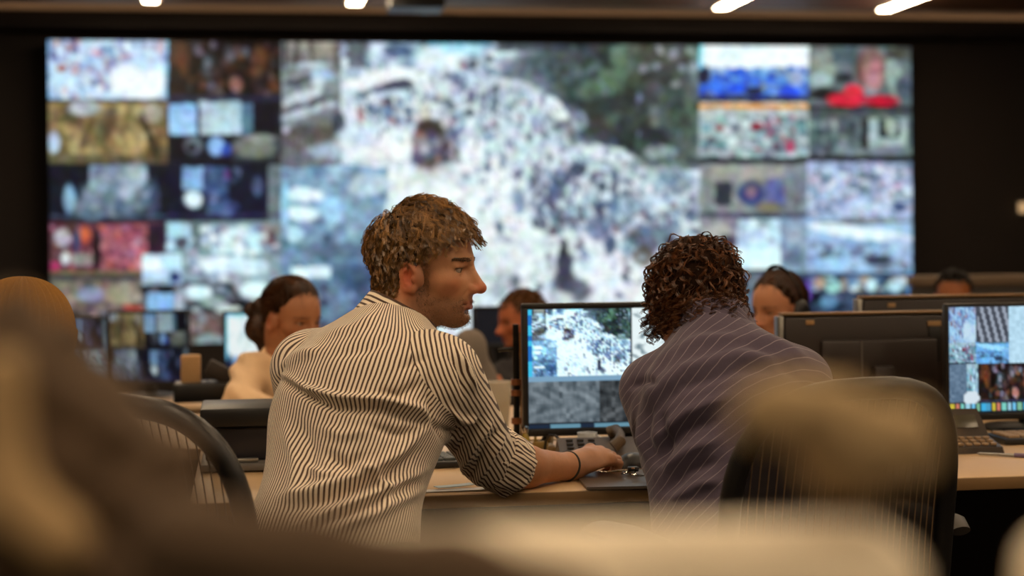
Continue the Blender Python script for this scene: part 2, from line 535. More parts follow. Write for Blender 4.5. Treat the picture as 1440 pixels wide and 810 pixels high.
# ---- small feeds, left
W.rect(60, 50, 236, 142, (206, 222, 240), (198, 216, 238)); W.rect(60, 50, 72, 142, (110, 178, 230), al=0.5)
W.dabs((68, 56, 236, 140), 210, (2, 7), [(150, 168, 210), (120, 136, 180), (190, 205, 230), (110, 110, 150), (230, 236, 244), (200, 150, 150)], (0.35, 0.8), (0.6, 1.6), 0, lambda x, y: 1.0 if (y < 88 or x < 196 - 0.55 * (y - 50)) else 0.0)
W.blob(200, 120, 46, 22, (240, 244, 252)); W.blob(178, 108, 26, 20, (242, 244, 250)); W.blob(218, 110, 18, 12, (236, 240, 250)); W.blob(86, 96, 7, 5, (190, 110, 110)); W.rect(232, 52, 236, 142, (120, 190, 230), al=0.7)
W.rect(236, 52, 396, 136, (48, 38, 36)); W.dabs((238, 56, 394, 134), 120, (3, 11), [(94, 60, 46), (32, 28, 30), (120, 84, 66), (60, 52, 56), (24, 22, 26), (130, 110, 110), (80, 88, 96)], (0.4, 0.9), (0.8, 2.0))
for x, y in [(278, 72), (324, 80), (292, 90), (346, 72), (300, 64), (332, 124), (296, 120)]: W.blob(x, y, 6, 7, (140, 138, 150), 0.75); 
W.blob(258, 84, 9, 28, (110, 72, 52), 0.8); W.blob(364, 86, 11, 24, (126, 90, 66), 0.8); W.blob(332, 118, 10, 10, (170, 120, 120), 0.8)
W.rect(236, 134, 396, 143, (60, 62, 84)); W.rect(66, 140, 236, 145, (60, 62, 72), al=0.7)
W.rect(66, 144, 236, 230, (150, 134, 100), (162, 142, 106)); W.dabs((68, 146, 234, 228), 100, (4, 13), [(180, 160, 120), (120, 104, 78), (96, 86, 68), (200, 182, 142), (140, 120, 84)], (0.4, 0.8), (1.0, 2.6))
W.blob(118, 152, 24, 12, (186, 192, 196)); W.blob(76, 200, 9, 17, (190, 208, 232)); W.blob(150, 175, 14, 30, (100, 92, 76), 0.7, 0.5); W.blob(180, 205, 16, 16, (190, 168, 126), 0.8); W.blob(214, 160, 18, 14, (188, 182, 172), 0.8); W.line(200, 160, 222, 226, 7, (70, 62, 54))
W.rect(66, 218, 236, 231, (92, 88, 78), al=0.6)
W.rect(236, 143, 396, 230, (40, 44, 58)); W.rect(238, 146, 276, 190, (150, 186, 226), (176, 208, 240)); W.rect(280, 143, 340, 190, (176, 196, 208), (196, 214, 222)); W.rect(340, 146, 356, 190, (110, 140, 160)); W.rect(358, 146, 392, 188, (30, 34, 48)); W.rect(276, 150, 282, 226, (40, 48, 60))
W.rect(240, 192, 262, 224, (34, 34, 42)); W.blob(272, 204, 14, 14, (130, 138, 148)); W.blob(270, 208, 8, 6, (40, 44, 50)); W.blob(304, 206, 13, 15, (160, 196, 236)); W.blob(318, 210, 8, 10, (70, 100, 170)); W.blob(358, 208, 32, 16, (150, 150, 140)); W.blob(366, 194, 26, 6, (180, 182, 178)); W.rect(326, 188, 396, 228, (120, 124, 122), al=0.35)
W.rect(66, 231, 236, 312, (36, 42, 56)); W.rect(126, 232, 206, 268, (138, 154, 170), (156, 170, 184)); W.blob(170, 270, 42, 40, (146, 160, 174), 0.9); W.blob(128, 292, 30, 20, (128, 144, 160), 0.9); W.blob(98, 280, 10, 22, (150, 180, 206)); W.blob(186, 254, 20, 30, (186, 196, 204), 0.7, 0.4); W.blob(216, 280, 10, 30, (90, 108, 134), 0.8); W.rect(70, 303, 236, 307, (120, 140, 160), al=0.6)
W.dabs((110, 236, 214, 306), 40, (4, 10), [(120, 138, 156), (176, 190, 200), (98, 114, 132)], (0.3, 0.6), (1, 2.4), 0.3)
W.rect(236, 231, 396, 312, (34, 42, 62)); W.rect(257, 235, 286, 268, (150, 182, 220)); W.blob(272, 280, 14, 14, (224, 240, 252)); W.rect(286, 234, 322, 276, (82, 106, 148), al=0.9); W.rect(316, 238, 324, 252, (150, 90, 160), al=0.7); W.blob(308, 290, 18, 14, (104, 124, 170), 0.8); W.blob(362, 262, 8, 14, (92, 106, 134)); W.rect(378, 232, 396, 312, (128, 140, 146)); W.rect(236, 301, 396, 306, (90, 80, 120), al=0.6)
W.dabs((286, 236, 340, 306), 26, (3, 8), [(110, 130, 176), (60, 74, 110), (140, 150, 180)], (0.4, 0.7))
W.rect(66, 312, 234, 398, (108, 74, 82)); W.rect(138, 316, 208, 392, (176, 112, 126)); W.dabs((70, 316, 232, 386), 260, (2, 5), [(190, 120, 130), (150, 88, 104), (210, 160, 164), (90, 60, 74), (120, 80, 92), (196, 110, 90), (160, 150, 170)], (0.4, 0.8)); W.blob(88, 334, 12, 14, (196, 190, 200)); W.blob(108, 340, 5, 18, (80, 92, 120)); W.blob(120, 330, 8, 14, (196, 110, 80)); W.blob(136, 352, 6, 34, (46, 34, 40)); W.blob(92, 364, 7, 10, (214, 220, 220)); W.rect(100, 358, 132, 374, (170, 180, 172), al=0.7); W.blob(76, 376, 8, 9, (176, 70, 120)); W.rect(70, 382, 234, 388, (130, 118, 96)); W.rect(70, 388, 234, 396, (78, 74, 84)); W.rect(208, 316, 236, 358, (58, 42, 66), al=0.8)
W.rect(234, 312, 396, 398, (150, 168, 176)); W.rect(236, 314, 268, 352, (180, 216, 232)); W.blob(256, 342, 10, 10, (100, 104, 110)); W.rect(270, 314, 296, 354, (120, 132, 140)); W.rect(296, 318, 366, 356, (204, 224, 232)); W.rect(312, 324, 346, 352, (222, 238, 242)); W.rect(352, 318, 368, 356, (200, 236, 244)); W.rect(370, 316, 394, 356, (160, 150, 148)); W.blob(382, 336, 7, 12, (110, 70, 80))
W.dabs((236, 318, 394, 442), 130, (3, 9), [(210, 226, 236), (150, 170, 190), (236, 244, 248), (120, 130, 150), (180, 180, 190), (170, 150, 160)], (0.4, 0.85), (0.5, 1.1)); 
W.rect(200, 358, 256, 400, (206, 230, 246), (190, 212, 240)); W.blob(214, 372, 16, 10, (232, 244, 252)); W.blob(246, 390, 8, 8, (60, 80, 120))
W.rect(66, 396, 200, 446, (126, 116, 108)); W.dabs((68, 398, 234, 480), 130, (3, 9), [(150, 140, 126), (170, 150, 148), (104, 98, 116), (190, 176, 168), (84, 78, 84), (150, 110, 110)], (0.4, 0.8)); W.blob(128, 414, 22, 12, (150, 158, 190), 0.8); W.blob(170, 412, 26, 16, (170, 162, 140), 0.9); W.blob(188, 432, 16, 4, (170, 70, 60)); W.rect(66, 394, 236, 398, (150, 144, 130), al=0.6); W.rect(140, 440, 236, 500, (110, 116, 130), al=0.8)
W.blob(280, 352 + 60, 22, 12, (214, 236, 246)); W.blob(360, 408, 26, 14, (226, 244, 250)); W.blob(300, 425, 20, 10, (160, 176, 170)); W.blob(310, 372, 30, 14, (222, 236, 246)); W.blob(350, 376, 30, 12, (214, 232, 242)); W.blob(364, 440, 10, 10, (150, 84, 140)); W.blob(316, 436, 14, 10, (214, 226, 224)); W.rect(208, 412, 244, 438, (150, 186, 226)); W.blob(252, 424, 8, 14, (186, 190, 206))
W.rect(264, 440, 314, 510, (122, 104, 100)); W.dabs((264, 440, 396, 510), 70, (4, 9), [(150, 130, 116), (104, 92, 100), (160, 170, 180), (190, 180, 164), (120, 108, 104)], (0.4, 0.9)); W.blob(294, 482, 22, 14, (170, 190, 196), 0.8)
# ---- small feeds, right
W.rect(984, 58, 1138, 150, (236, 246, 252)); W.rect(984, 60, 1138, 96, (232, 246, 252), (246, 250, 252)); W.rect(984, 96, 1138, 138, (150, 190, 224), (40, 84, 190)); W.dabs((986, 94, 1136, 138), 100, (3, 8), [(90, 140, 214), (150, 180, 210), (40, 80, 200), (180, 200, 220), (140, 150, 160), (60, 110, 220)], (0.5, 0.9)); W.blob(990, 106, 9, 14, (40, 50, 80)); W.blob(1006, 122, 14, 9, (80, 140, 240)); W.blob(1036, 124, 16, 8, (50, 110, 230)); W.blob(1112, 130, 16, 8, (50, 100, 230)); W.blob(1060, 128, 14, 6, (40, 50, 80)); W.blob(1120, 110, 14, 10, (170, 180, 216)); W.rect(984, 136, 1138, 145, (36, 36, 66))
W.rect(984, 56, 990, 98, (100, 200, 240), al=0.6); W.rect(984, 56, 1138, 61, (110, 205, 240), al=0.5)
W.rect(1138, 62, 1284, 152, (120, 130, 134)); W.blob(1160, 90, 20, 20, (150, 160, 150)); W.blob(1154, 112, 18, 10, (180, 196, 196)); W.rect(1170, 66, 1206, 90, (96, 112, 124), al=0.8); W.blob(1258, 110, 14, 34, (170, 186, 178), 0.9, -0.3); W.rect(1246, 66, 1282, 84, (90, 84, 78), al=0.7); W.blob(1186, 110, 14, 8, (60, 66, 74)); W.blob(1160, 132, 24, 9, (40, 42, 52)); W.blob(1270, 124, 12, 18, (100, 112, 124))
W.blob(1224, 96, 21, 30, (116, 84, 84)); W.blob(1226, 84, 19, 20, (150, 128, 128), 0.7); W.blob(1228, 106, 15, 24, (190, 146, 150)); W.blob(1218, 128, 14, 6, (170, 160, 168)); W.blob(1190, 140, 30, 11, (214, 56, 80)); W.blob(1200, 130, 16, 12, (220, 70, 92)); W.blob(1240, 142, 26, 9, (200, 50, 76)); W.blob(1230, 100, 12, 4, (140, 96, 104), 0.7); W.rect(1138, 150, 1284, 154, (30, 32, 40))
W.rect(984, 148, 1138, 226, (176, 188, 192)); W.rect(984, 147, 1138, 153, (226, 160, 50)); W.dabs((986, 154, 1136, 224), 170, (3, 8), [(200, 210, 214), (160, 190, 196), (96, 104, 120), (120, 170, 176), (226, 232, 236), (176, 96, 112), (80, 84, 104), (140, 150, 160)], (0.5, 0.9)); W.rect(984, 154, 1136, 164, (206, 206, 206), al=0.7); W.blob(1064, 178, 10, 7, (150, 60, 80)); W.blob(1112, 206, 7, 10, (190, 90, 120)); W.rect(984, 222, 1138, 228, (30, 36, 48))
W.rect(1138, 154, 1284, 224, (108, 120, 124)); W.dabs((1140, 166, 1222, 222), 60, (3, 9), [(140, 154, 156), (70, 78, 84), (170, 180, 180), (96, 104, 112)], (0.4, 0.8), (1, 2)); W.rect(1222, 166, 1276, 208, (176, 190, 190)); W.rect(1236, 168, 1266, 194, (60, 68, 76)); W.blob(1254, 178, 10, 14, (176, 186, 176)); W.rect(1212, 168, 1222, 210, (60, 56, 60)); W.blob(1250, 214, 40, 8, (130, 142, 150)); W.rect(1138, 220, 1284, 228, (32, 28, 36)); W.rect(1140, 154, 1282, 166, (92, 96, 100), al=0.7)
W.rect(984, 230, 1136, 304, (150, 154, 154)); W.rect(998, 234, 1100, 252, (172, 172, 166)); W.rect(1006, 256, 1030, 290, (74, 80, 90)); W.blob(1056, 272, 20, 18, (74, 84, 130)); W.blob(1056, 270, 9, 10, (140, 120, 136)); W.blob(1090, 272, 20, 22, (116, 122, 166)); W.blob(1082, 292, 18, 8, (150, 138, 120)); W.rect(1104, 232, 1136, 300, (140, 146, 156)); W.rect(984, 300, 1136, 306, (84, 88, 110)); W.dabs((1098, 236, 1136, 298), 16, (3, 8), [(120, 124, 140), (160, 164, 170)], (0.4, 0.7))
W.rect(1136, 228, 1284, 306, (182, 196, 220)); W.dabs((1138, 230, 1282, 304), 230, (2.5, 6.5), [(214, 222, 236), (150, 160, 190), (120, 140, 170), (190, 160, 180), (230, 234, 244), (90, 110, 120), (200, 190, 210)], (0.5, 0.9)); W.blob(1264, 290, 12, 6, (70, 90, 130)); W.blob(1224, 290, 40, 9, (206, 222, 240), 0.6)
W.rect(984, 306, 1042, 384, (150, 150, 160)); W.blob(1010, 325, 24, 12, (184, 180, 184)); W.blob(1024, 340, 12, 10, (90, 84, 100)); W.rect(1038, 308, 1098, 350, (196, 220, 236)); W.rect(1028, 350, 1098, 380, (224, 246, 252)); W.dabs((1040, 310, 1096, 348), 26, (3, 8), [(220, 236, 244), (160, 186, 206), (140, 150, 160)], (0.4, 0.7)); W.rect(1098, 306, 1136, 384, (150, 166, 186)); W.blob(1116, 330, 14, 16, (170, 184, 200)); W.blob(1116, 362, 16, 12, (120, 132, 150))
W.rect(1136, 306, 1284, 384, (170, 196, 224)); W.line(1138, 318, 1282, 336, 17, (232, 242, 250)); W.line(1150, 312, 1280, 310, 8, (136, 142, 144)); W.dabs((1138, 340, 1282, 382), 90, (3, 9), [(150, 176, 206), (96, 112, 136), (180, 204, 228), (120, 136, 160), (140, 130, 134)], (0.5, 0.85), (0.5, 1)); W.blob(1170, 372, 30, 10, (176, 206, 236)); W.blob(1266, 345, 14, 14, (180, 204, 226)); W.blob(1236, 366, 22, 8, (84, 90, 108))
W.rect(1098, 384, 1284, 480, (70, 82, 104)); W.dabs((1136, 388, 1284, 410), 40, (4, 9), [(170, 206, 214), (214, 230, 234), (180, 160, 150), (120, 150, 180)], (0.6, 1)); W.dabs((1136, 408, 1284, 470), 80, (4, 9), [(50, 60, 80), (90, 110, 140), (120, 140, 160), (40, 46, 60)], (0.5, 0.9)); W.blob(1226, 400, 8, 10, (206, 236, 246)); W.blob(1258, 402, 12, 9, (200, 230, 240)); W.blob(1170, 404, 10, 9, (170, 206, 200)); W.blob(1152, 398, 8, 8, (190, 160, 150)); W.blob(1138, 408, 4, 16, (130, 90, 190)); W.blob(1165, 425, 12, 10, (120, 160, 190)); W.rect(1278, 384, 1284, 436, (90, 150, 230), al=0.7)

W.rect(984, 384, 1100, 500, (120, 132, 146)); W.dabs((984, 386, 1100, 500), 90, (4, 10), [(150, 166, 180), (84, 94, 112), (190, 204, 214), (110, 120, 136)], (0.4, 0.85))
W.rect(1100, 470, 1284, 520, (70, 84, 104)); W.dabs((984, 440, 1284, 520), 90, (4, 10), [(96, 112, 134), (60, 70, 88), (150, 164, 180)], (0.4, 0.8))
# vertical smudges of people all along the street
W.dabs((640, 100, 960, 330), 420, (1.6, 3.2), [(86, 96, 122), (110, 122, 148), (140, 152, 176), (70, 78, 100)], (0.35, 0.75), (1.6, 3.0), 0, diag)
W.dabs((500, 120, 700, 200), 60, (1.6, 3.0), [(96, 110, 140), (130, 146, 170), (80, 84, 100)], (0.35, 0.7), (1.6, 3.0))
W.dabs((560, 240, 760, 430), 60, (3, 9), [(206, 214, 220), (190, 200, 208), (170, 182, 194)], (0.3, 0.7), (0.5, 1.2))
# broken-up, organic edges and the mottle of compressed video
def smooth_noise(w, h, cell, g):
    n = g.rand(int(h / cell) + 3, int(w / cell) + 3)
    y, x = np.mgrid[0:h, 0:w] / cell
    i, j = y.astype(int), x.astype(int)
    u, v = y - i, x - j
    u, v = u * u * (3 - 2 * u), v * v * (3 - 2 * v)
    return (n[i, j] * (1 - u) * (1 - v) + n[i + 1, j] * u * (1 - v) + n[i, j + 1] * (1 - u) * v + n[i + 1, j + 1] * u * v) - 0.5


_g = np.random.RandomState(77)
cen = ((W.xx > 400) & (W.xx < 981)).astype(float)
amp = 2.0 + 3.5 * cen
dx = (smooth_noise(W.w, W.h, 14, _g) + 0.5 * smooth_noise(W.w, W.h, 6, _g)) * amp
dy = (smooth_noise(W.w, W.h, 14, _g) + 0.5 * smooth_noise(W.w, W.h, 6, _g)) * amp
W.a = W.sample(W.xx + dx, W.yy + dy)
mo = 0.6 * smooth_noise(W.w, W.h, 4.5, _g) + 0.4 * smooth_noise(W.w, W.h, 9, _g) + 0.12 * smooth_noise(W.w, W.h, 24, _g)
lum = W.a.mean(-1) / 255.0
W.a = W.a * (1 + (0.50 - 0.25 * lum) * mo)[..., None]
hue = np.stack([smooth_noise(W.w, W.h, 9, _g), smooth_noise(W.w, W.h, 9, _g), smooth_noise(W.w, W.h, 9, _g)], -1)
W.a = W.a + hue * 16
W.a = np.clip((W.a - 128) * 1.12 + 124, 0, 255)
W.a = 255 * (W.a / 255) ** 1.18 * np.array([0.97, 1.0, 1.0])

# ------------------------------------------------------------------ the video wall: 8 x 5 flat panels on a steel frame
VW_Y = WALL_Y - 0.32            # front faces
pl = on_y(67, 57, VW_Y); pr = on_y(1281, 65, VW_Y)
VX0, VX1, VZ1 = pl[0], pr[0], (pl[2] + pr[2]) / 2
NCX, NRZ = 8, 5
PW = (VX1 - VX0) / NCX
PH = (VZ1 - on_y(67, 487, VW_Y)[2]) / NRZ
VZ0 = VZ1 - NRZ * PH
vw = thing('video_wall', 'wide video wall of many display panels showing snowy crowd scenes', 'video wall', ((VX0 + VX1) / 2, VW_Y, VZ0))
MB().box((0, 0.13, NRZ * PH / 2), (VX1 - VX0 + 0.02, 0.14, NRZ * PH + 0.02), 0.01).build('frame', m_dark, vw)
for j in range(NRZ):
    for i in range(NCX):
        cx = (i + 0.5) * PW - (VX1 - VX0) / 2
        cz = NRZ * PH - (j + 0.5) * PH
        pn = MB().box((0, 0.03, 0), (PW - 0.001, 0.05, PH - 0.001)).build('display_panel', m_dark, vw, smooth=False, loc=(cx, 0, cz))

        def fn(U, Wv, cx=cx, cz=cz):
            P = np.stack([(VX0 + VX1) / 2 + cx + (U - 0.5) * PW, np.full_like(U, VW_Y), VZ0 + cz + (0.5 - Wv) * PH], -1)
            x, y = project(P)
            return W.sample(x, y)
        screen_grid('screen', PW - 0.0025, PH - 0.0025, 62, 34, fn, pn, 0.003)
# dark plinth below and dark bulkhead behind the wall
struct('trim_2', ((VX0 + VX1) / 2, WALL_Y - 0.16, VZ0 / 2), (VX1 - VX0 + 0.3, 0.3, VZ0 - 0.012), m_wall)

# ------------------------------------------------------------------ desks
DZ = 0.733
m_lam = mat('beige_laminate', (196, 164, 122), 0.38, var=0.07, scale=6.0, bump=0.05, bscale=60)
m_edge = mat('desk_edge_band', (128, 98, 62), 0.45, var=0.08)
m_leg = mat('grey_steel', (70, 66, 62), 0.4, metal=0.7)
m_panel = mat('desk_panel', (46, 36, 29), 0.6)
m_paper = mat('white_paper', (206, 210, 214), 0.7, var=0.03)
m_bluepaper = mat('pale_blue_paper', (168, 190, 205), 0.6, var=0.03)
m_grey = mat('grey_plastic', (96, 92, 88), 0.45)
m_key = mat('key_plastic', (58, 52, 47), 0.5, var=0.1)
m_tankey = mat('tan_key_plastic', (150, 122, 90), 0.5, var=0.1)
m_tan = mat('tan_label', (150, 118, 78), 0.6)


def desk(label, x0, x1, y0, y1, front=True, z=DZ):
    t = thing('desk', label, 'desk', ((x0 + x1) / 2, (y0 + y1) / 2, 0))
    w, d = x1 - x0, y1 - y0
    MB().box((0, 0, z - 0.0125), (w, d - 0.004, 0.025), 0.003).build('worktop', m_lam, t)
    MB().box((0, -d / 2, z - 0.0135), (w, 0.004, 0.024), 0.0015).build('edge_band', m_edge, t)
    MB().box((0, d / 2 - 0.05, z - 0.26), (w - 0.1, 0.018, 0.42), 0.003).build('modesty_panel', m_panel, t)
    for sx in (-1, 1):
        for sy in (-1, 1):
            MB().box((sx * (w / 2 - 0.05), sy * (d / 2 - 0.08), (z - 0.025) / 2), (0.05, 0.05, z - 0.026), 0.004).build('leg', m_leg, t)
    return t


D1Y = 3.185
d1 = desk('long beige desk at which the two men sit', -0.10, 2.9, D1Y, D1Y + 0.83)
d2 = desk('beige desk behind the central monitor where the women sit', -1.1, 3.4, D1Y + 0.87, D1Y + 1.72)
LOWZ = 0.50
d3 = desk('dim low desk far at the left carrying the small row of monitors', -2.2, 0.9, 7.65, 8.45, z=LOWZ)
d4 = desk('dim desk far at the right in front of the dark wall', 1.6, 6.2, 6.45, 7.10)


# ------------------------------------------------------------------ monitors
def rounded_frame(w, h, bz, depth, bot=None):
    """front bezel: outer rounded rectangle minus the screen opening, facing -y"""
    bot = bot or bz
    mb = MB()
    mb.box((0, depth / 2, h / 2 - bz / 2), (w, depth, bz), 0.004)
    mb.box((0, depth / 2, -h / 2 + bot / 2), (w, depth, bot), 0.004)
    mb.box((-w / 2 + bz / 2, depth / 2, 0), (bz, depth, h - 0.004), 0.004)
    mb.box((w / 2 - bz / 2, depth / 2, 0), (bz, depth, h - 0.004), 0.004)
    return mb


def monitor(label, c, w, h, rz, fn, foot_z, nx=120, nz=70, bz=0.014, bot=0.018, group=None, mt=None, name='monitor'):
    """c: centre of the screen in the room"""
    m = mt or m_dark
    t = thing(name, label, 'monitor', (c[0], c[1], foot_z), rz, group)
    zc = c[2] - foot_z
    fr = rounded_frame(w, h, bz, 0.022, bot).build('bezel', m, t, loc=(0, 0, zc))
    MB().box((0, 0.030, 0), (w - 0.01, 0.020, h - 0.01), 0.006).box((0, 0.046, -0.01), (w * 0.62, 0.022, h * 0.6), 0.01).build('back_shell', m, t, loc=(0, 0, zc))
    screen_grid('screen', w - 2 * bz + 0.002, h - bz - bot + 0.002, nx, nz, fn, t, 0.006).location = (0, 0, zc + (bot - bz) / 2)
    MB().box((0, 0.075, (zc - 0.02) / 2 + 0.012), (0.055, 0.03, zc + 0.0), 0.008).build('stand_neck', m, t)
    MB().lathe([(0.02, 0.0), (0.118, 0.0), (0.122, 0.004), (0.116, 0.010), (0.05, 0.016), (0.02, 0.017)], (0, 0.06, 0.0), 32).build('stand_base', m, t)
    for k in range(3):
        MB().box((w / 2 - 0.03 - 0.018 * k, -0.002, -h / 2 + bot / 2), (0.009, 0.004, 0.003), 0.001).build('button', m_grey, fr)
    return t


def fn_center(U, Wv):
    out = np.zeros(U.shape + (3,)); out[:] = (22, 26, 34)
    x, y = U * 280 + 744, Wv * 160 + 441
    main = (x > 750) & (x < 881) & (y < 531)
    out[main] = W.sample(396 + (x[main] - 750) / 131 * 588, 60 + (y[main] - 441) / 90 * 375)
    out[main] = np.clip((out[main] - 128) * 1.25 + 140, 0, 255) * np.array([0.93, 1.0, 1.03])
    r = np.random.RandomState(8)
    n1 = r.rand(24, 60)
    nz = n1[np.clip(((y - 441) / 7).astype(int), 0, 23), np.clip(((x - 744) / 5).astype(int), 0, 59)]
    s2 = (x >= 884) & (y < 531)
    n2 = 0.5 + 0.5 * np.sin(x * 0.21 + 3 * np.sin(y * 0.13)) * np.sin(y * 0.17 + 1.3 * np.sin(x * 0.11))
    out[s2] = (np.array([226, 240, 242]) - (np.clip(n2 * 1.6 + nz * 0.7 - 1.2, 0, 1)[..., None] * np.array([120, 112, 104])))[s2]
    st = (x <= 750) & (y < 531); out[st] = (30, 110, 190)
    out[st & (nz > 0.6)] = (60, 190, 230)
    bar = (y >= 531) & (y < 539); out[bar] = (120, 158, 186)
    low = (y >= 539) & (y < 594)
    c = np.where((x < 838)[..., None], np.array([96, 108, 116]), np.array([58, 64, 68])) + ((nz - 0.5) * 34 + (n2 - 0.5) * 46)[..., None]
    out[low] = c[low]
    tb = y >= 596; out[tb] = (24, 40, 60)
    lit = tb & (((x > 772) & (x < 812)) | (x > 832)); out[lit] = (96, 140, 160)
    return out


MW, MH = 0.515, 0.302
pm = at(735, 521, 3.86)
mon1 = monitor('black monitor with a crowd picture between the two men', (pm[0] + MW / 2, pm[1], pm[2]), MW, MH, 0.0, fn_center, DZ)


def fn_right(U, Wv):
    out = np.zeros(U.shape + (3,)); out[:] = (40, 46, 54)
    x, y = U * 262 + 1335, Wv * 150 + 432
    r = np.random.RandomState(3)
    n1 = r.rand(40, 80)
    nz = n1[np.clip(((y - 432) / 4).astype(int), 0, 39), np.clip(((x - 1335) / 3.4).astype(int), 0, 79)]
    def box(x0, y0, x1, y1, c, amp=40):
        k = (x >= x0) & (x < x1) & (y >= y0) & (y < y1)
        out[k] = (np.array(c) + ((nz - 0.5) * amp * 2)[..., None])[k]
    def src(x0, y0, x1, y1, s, gain=1.0, tint=(0.9, 1.0, 1.08)):
        k = (x >= x0) & (x < x1) & (y >= y0) & (y < y1)
        out[k] = np.clip(W.sample(s[0] + (x[k] - x0) / (x1 - x0) * (s[2] - s[0]), s[1] + (y[k] - y0) / (y1 - y0) * (s[3] - s[1])) * gain * np.array(tint), 0, 255)
    src(1335, 432, 1374, 482, (68, 58, 234, 138), 0.85)
    box(1374, 432, 1419, 482, (66, 72, 84), 10)
    k = (x > 1376) & (x < 1419) & (y < 482); q = (np.sin((x - 0.25 * (y - 432)) * 0.62) > 0.2) & k
    out[q] = (150, 160, 176)
    box(1419, 432, 1462, 514, (176, 212, 232), 12)
    src(1335, 482, 1374, 512, (986, 154, 1136, 224), 0.95); src(1374, 482, 1419, 512, (1136, 308, 1282, 382), 0.9, (0.75, 0.98, 1.1))
    box(1335, 512, 1360, 566, (92, 116, 140), 16); src(1360, 512, 1376, 566, (986, 154, 1056, 224))
    src(1376, 512, 1462, 566, (236, 58, 396, 136), 1.25, (1, 1, 1.02))
    out[((x - 1366) / 11) ** 2 + ((y - 560) / 10) ** 2 < 1] = (206, 220, 230)
    src(1462, 432, 1600, 566, (400, 60, 700, 230), 0.7)
    tb = y > 567; out[tb] = (16, 22, 30)
    cols = np.array([(196, 180, 60), (120, 180, 150), (120, 200, 190), (70, 150, 190), (110, 190, 230), (200, 120, 100), (60, 170, 220), (150, 200, 220)])
    ic = ((x - 1337) / 7.2).astype(int)
    lit = tb & (((x - 1337) % 7.2) < 5.2) & (y > 569) & (y < 579)
    out[lit] = cols[(ic * 5) % 8][lit]
    return out


MW2, MH2 = 0.500, 0.284
pm = at(1331, 510, 4.12)
mon2 = monitor('black monitor at the right edge with mixed camera feeds and a taskbar', (pm[0] + MW2 / 2, pm[1], pm[2]), MW2, MH2, 0.0, fn_right, DZ, bz=0.009)


def back_monitor(label, px, py, d, w, h, foot, silver=False):
    """a monitor seen from behind: its screen faces away from the camera"""
    p = at(px, py, d)
    def fn(U, Wv):
        return np.stack([70 + 60 * U, 84 + 50 * Wv, 104 + 30 * U], -1)
    # rotated half a turn: its local +x runs to the left
    t = monitor(label, (p[0] + w / 2, p[1], p[2] - h / 2), w, h, math.pi, fn, foot, 24, 14, mt=mat('dark_brown_plastic', (40, 31, 27), 0.4))
    zc = p[2] - h / 2 - foot
    MB().box((w / 2 + 0.004, 0.02, zc), (0.012, 0.045, h * 0.985), 0.003).build('side_rail', m_silver, t)
    MB().box((0, 0.02, zc + h / 2 + 0.003), (w, 0.04, 0.006), 0.002).build('top_rail', m_edge, t)
    MB().box((w * 0.10, 0.0585, zc + 0.0), (0.003, 0.003, h * 0.5), 0.0).build('seam', m_grey, t)
    MB().box((-w * 0.30, 0.0425, zc + h * 0.40), (0.036, 0.003, 0.013), 0.001).build('sticker', m_tan, t)
    MB().box((-w * 0.30, 0.0425, zc + h * 0.20), (0.03, 0.004, 0.09), 0.001).build('vent', m_dark, t)
    MB().box((w * 0.36, 0.0425, zc + h * 0.43), (0.022, 0.003, 0.012), 0.001).build('sticker', m_tan, t)
    return t


back_monitor('dark monitor seen from behind beside the curly-haired man', 1094, 443, 4.33, 0.50, 0.262, DZ)
back_monitor('dark monitor seen from behind with a silver edge, rear of two', 1204, 419, 4.78, 0.62, 0.285, DZ)


# far monitors facing the camera
def far_monitor(label, x0, y0, x1, y1, d, fn, foot=None):
    foot = LOWZ
    p, q = at(x0, y0, d), at(x1, y1, d)
    w, h = (q[0] - p[0]) , (p[2] - q[2])
    w = (x1 - x0) * d / FPX / math.cos(YAW)
    return monitor(label, (p[0] + w / 2, p[1], p[2] - h / 2), w, h, 0.0, fn, foot, 44, 30, group='small monitors on the far desk')


def wall_feed(x0, y0, x1, y1, gain=1.0):
    return lambda U, Wv: np.clip(W.sample(x0 + U * (x1 - x0), y0 + Wv * (y1 - y0)) * gain, 0, 255)


far_monitor('small far monitor with dark blue feeds left of the bun-haired woman', 150, 437, 264, 542, 8.0, wall_feed(110, 144, 396, 308, 0.72))
far_monitor('small far monitor with a pale screen directly behind the bun-haired woman', 313, 437, 420, 536, 7.95, wall_feed(984, 58, 1138, 112, 0.92))
far_monitor('small far monitor with dim feeds near the ribbed hat', 40, 446, 148, 545, 8.05, wall_feed(66, 231, 396, 398, 0.7))
p = at(664, 431, 7.3)
mk = monitor('dark unlit monitor between the striped shirt and the ginger-haired person', (p[0] + 0.13, p[1], p[2] - 0.09), 0.26, 0.18, 0.0, lambda U, Wv: np.stack([U * 0 + 20, U * 0 + 21, U * 0 + 26], -1), p[2] - 0.33, 10, 8)
# shelf it stands on
sx, sz = p[0] + 0.13, p[2] - 0.33
t = thing('side_cabinet', 'dark low cabinet carrying the unlit monitor', 'cabinet', (sx, p[1] + 0.1, 0))
MB().box((0, 0, (sz - 0.02) / 2), (0.52, 0.44, sz - 0.022), 0.006).build('body', m_panel, t)
MB().box((0, 0, sz - 0.011), (0.55, 0.47, 0.022), 0.004).build('top', m_dark, t)
for k in range(2):
    dr = MB().box((-0.128 + 0.256 * k, -0.226, sz * 0.5), (0.246, 0.014, sz - 0.1), 0.003).build('door', m_panel, t)
    MB().box((-0.03 + 0.06 * k, -0.240, sz * 0.6), (0.01, 0.016, 0.12), 0.003).build('handle', m_silver, dr)

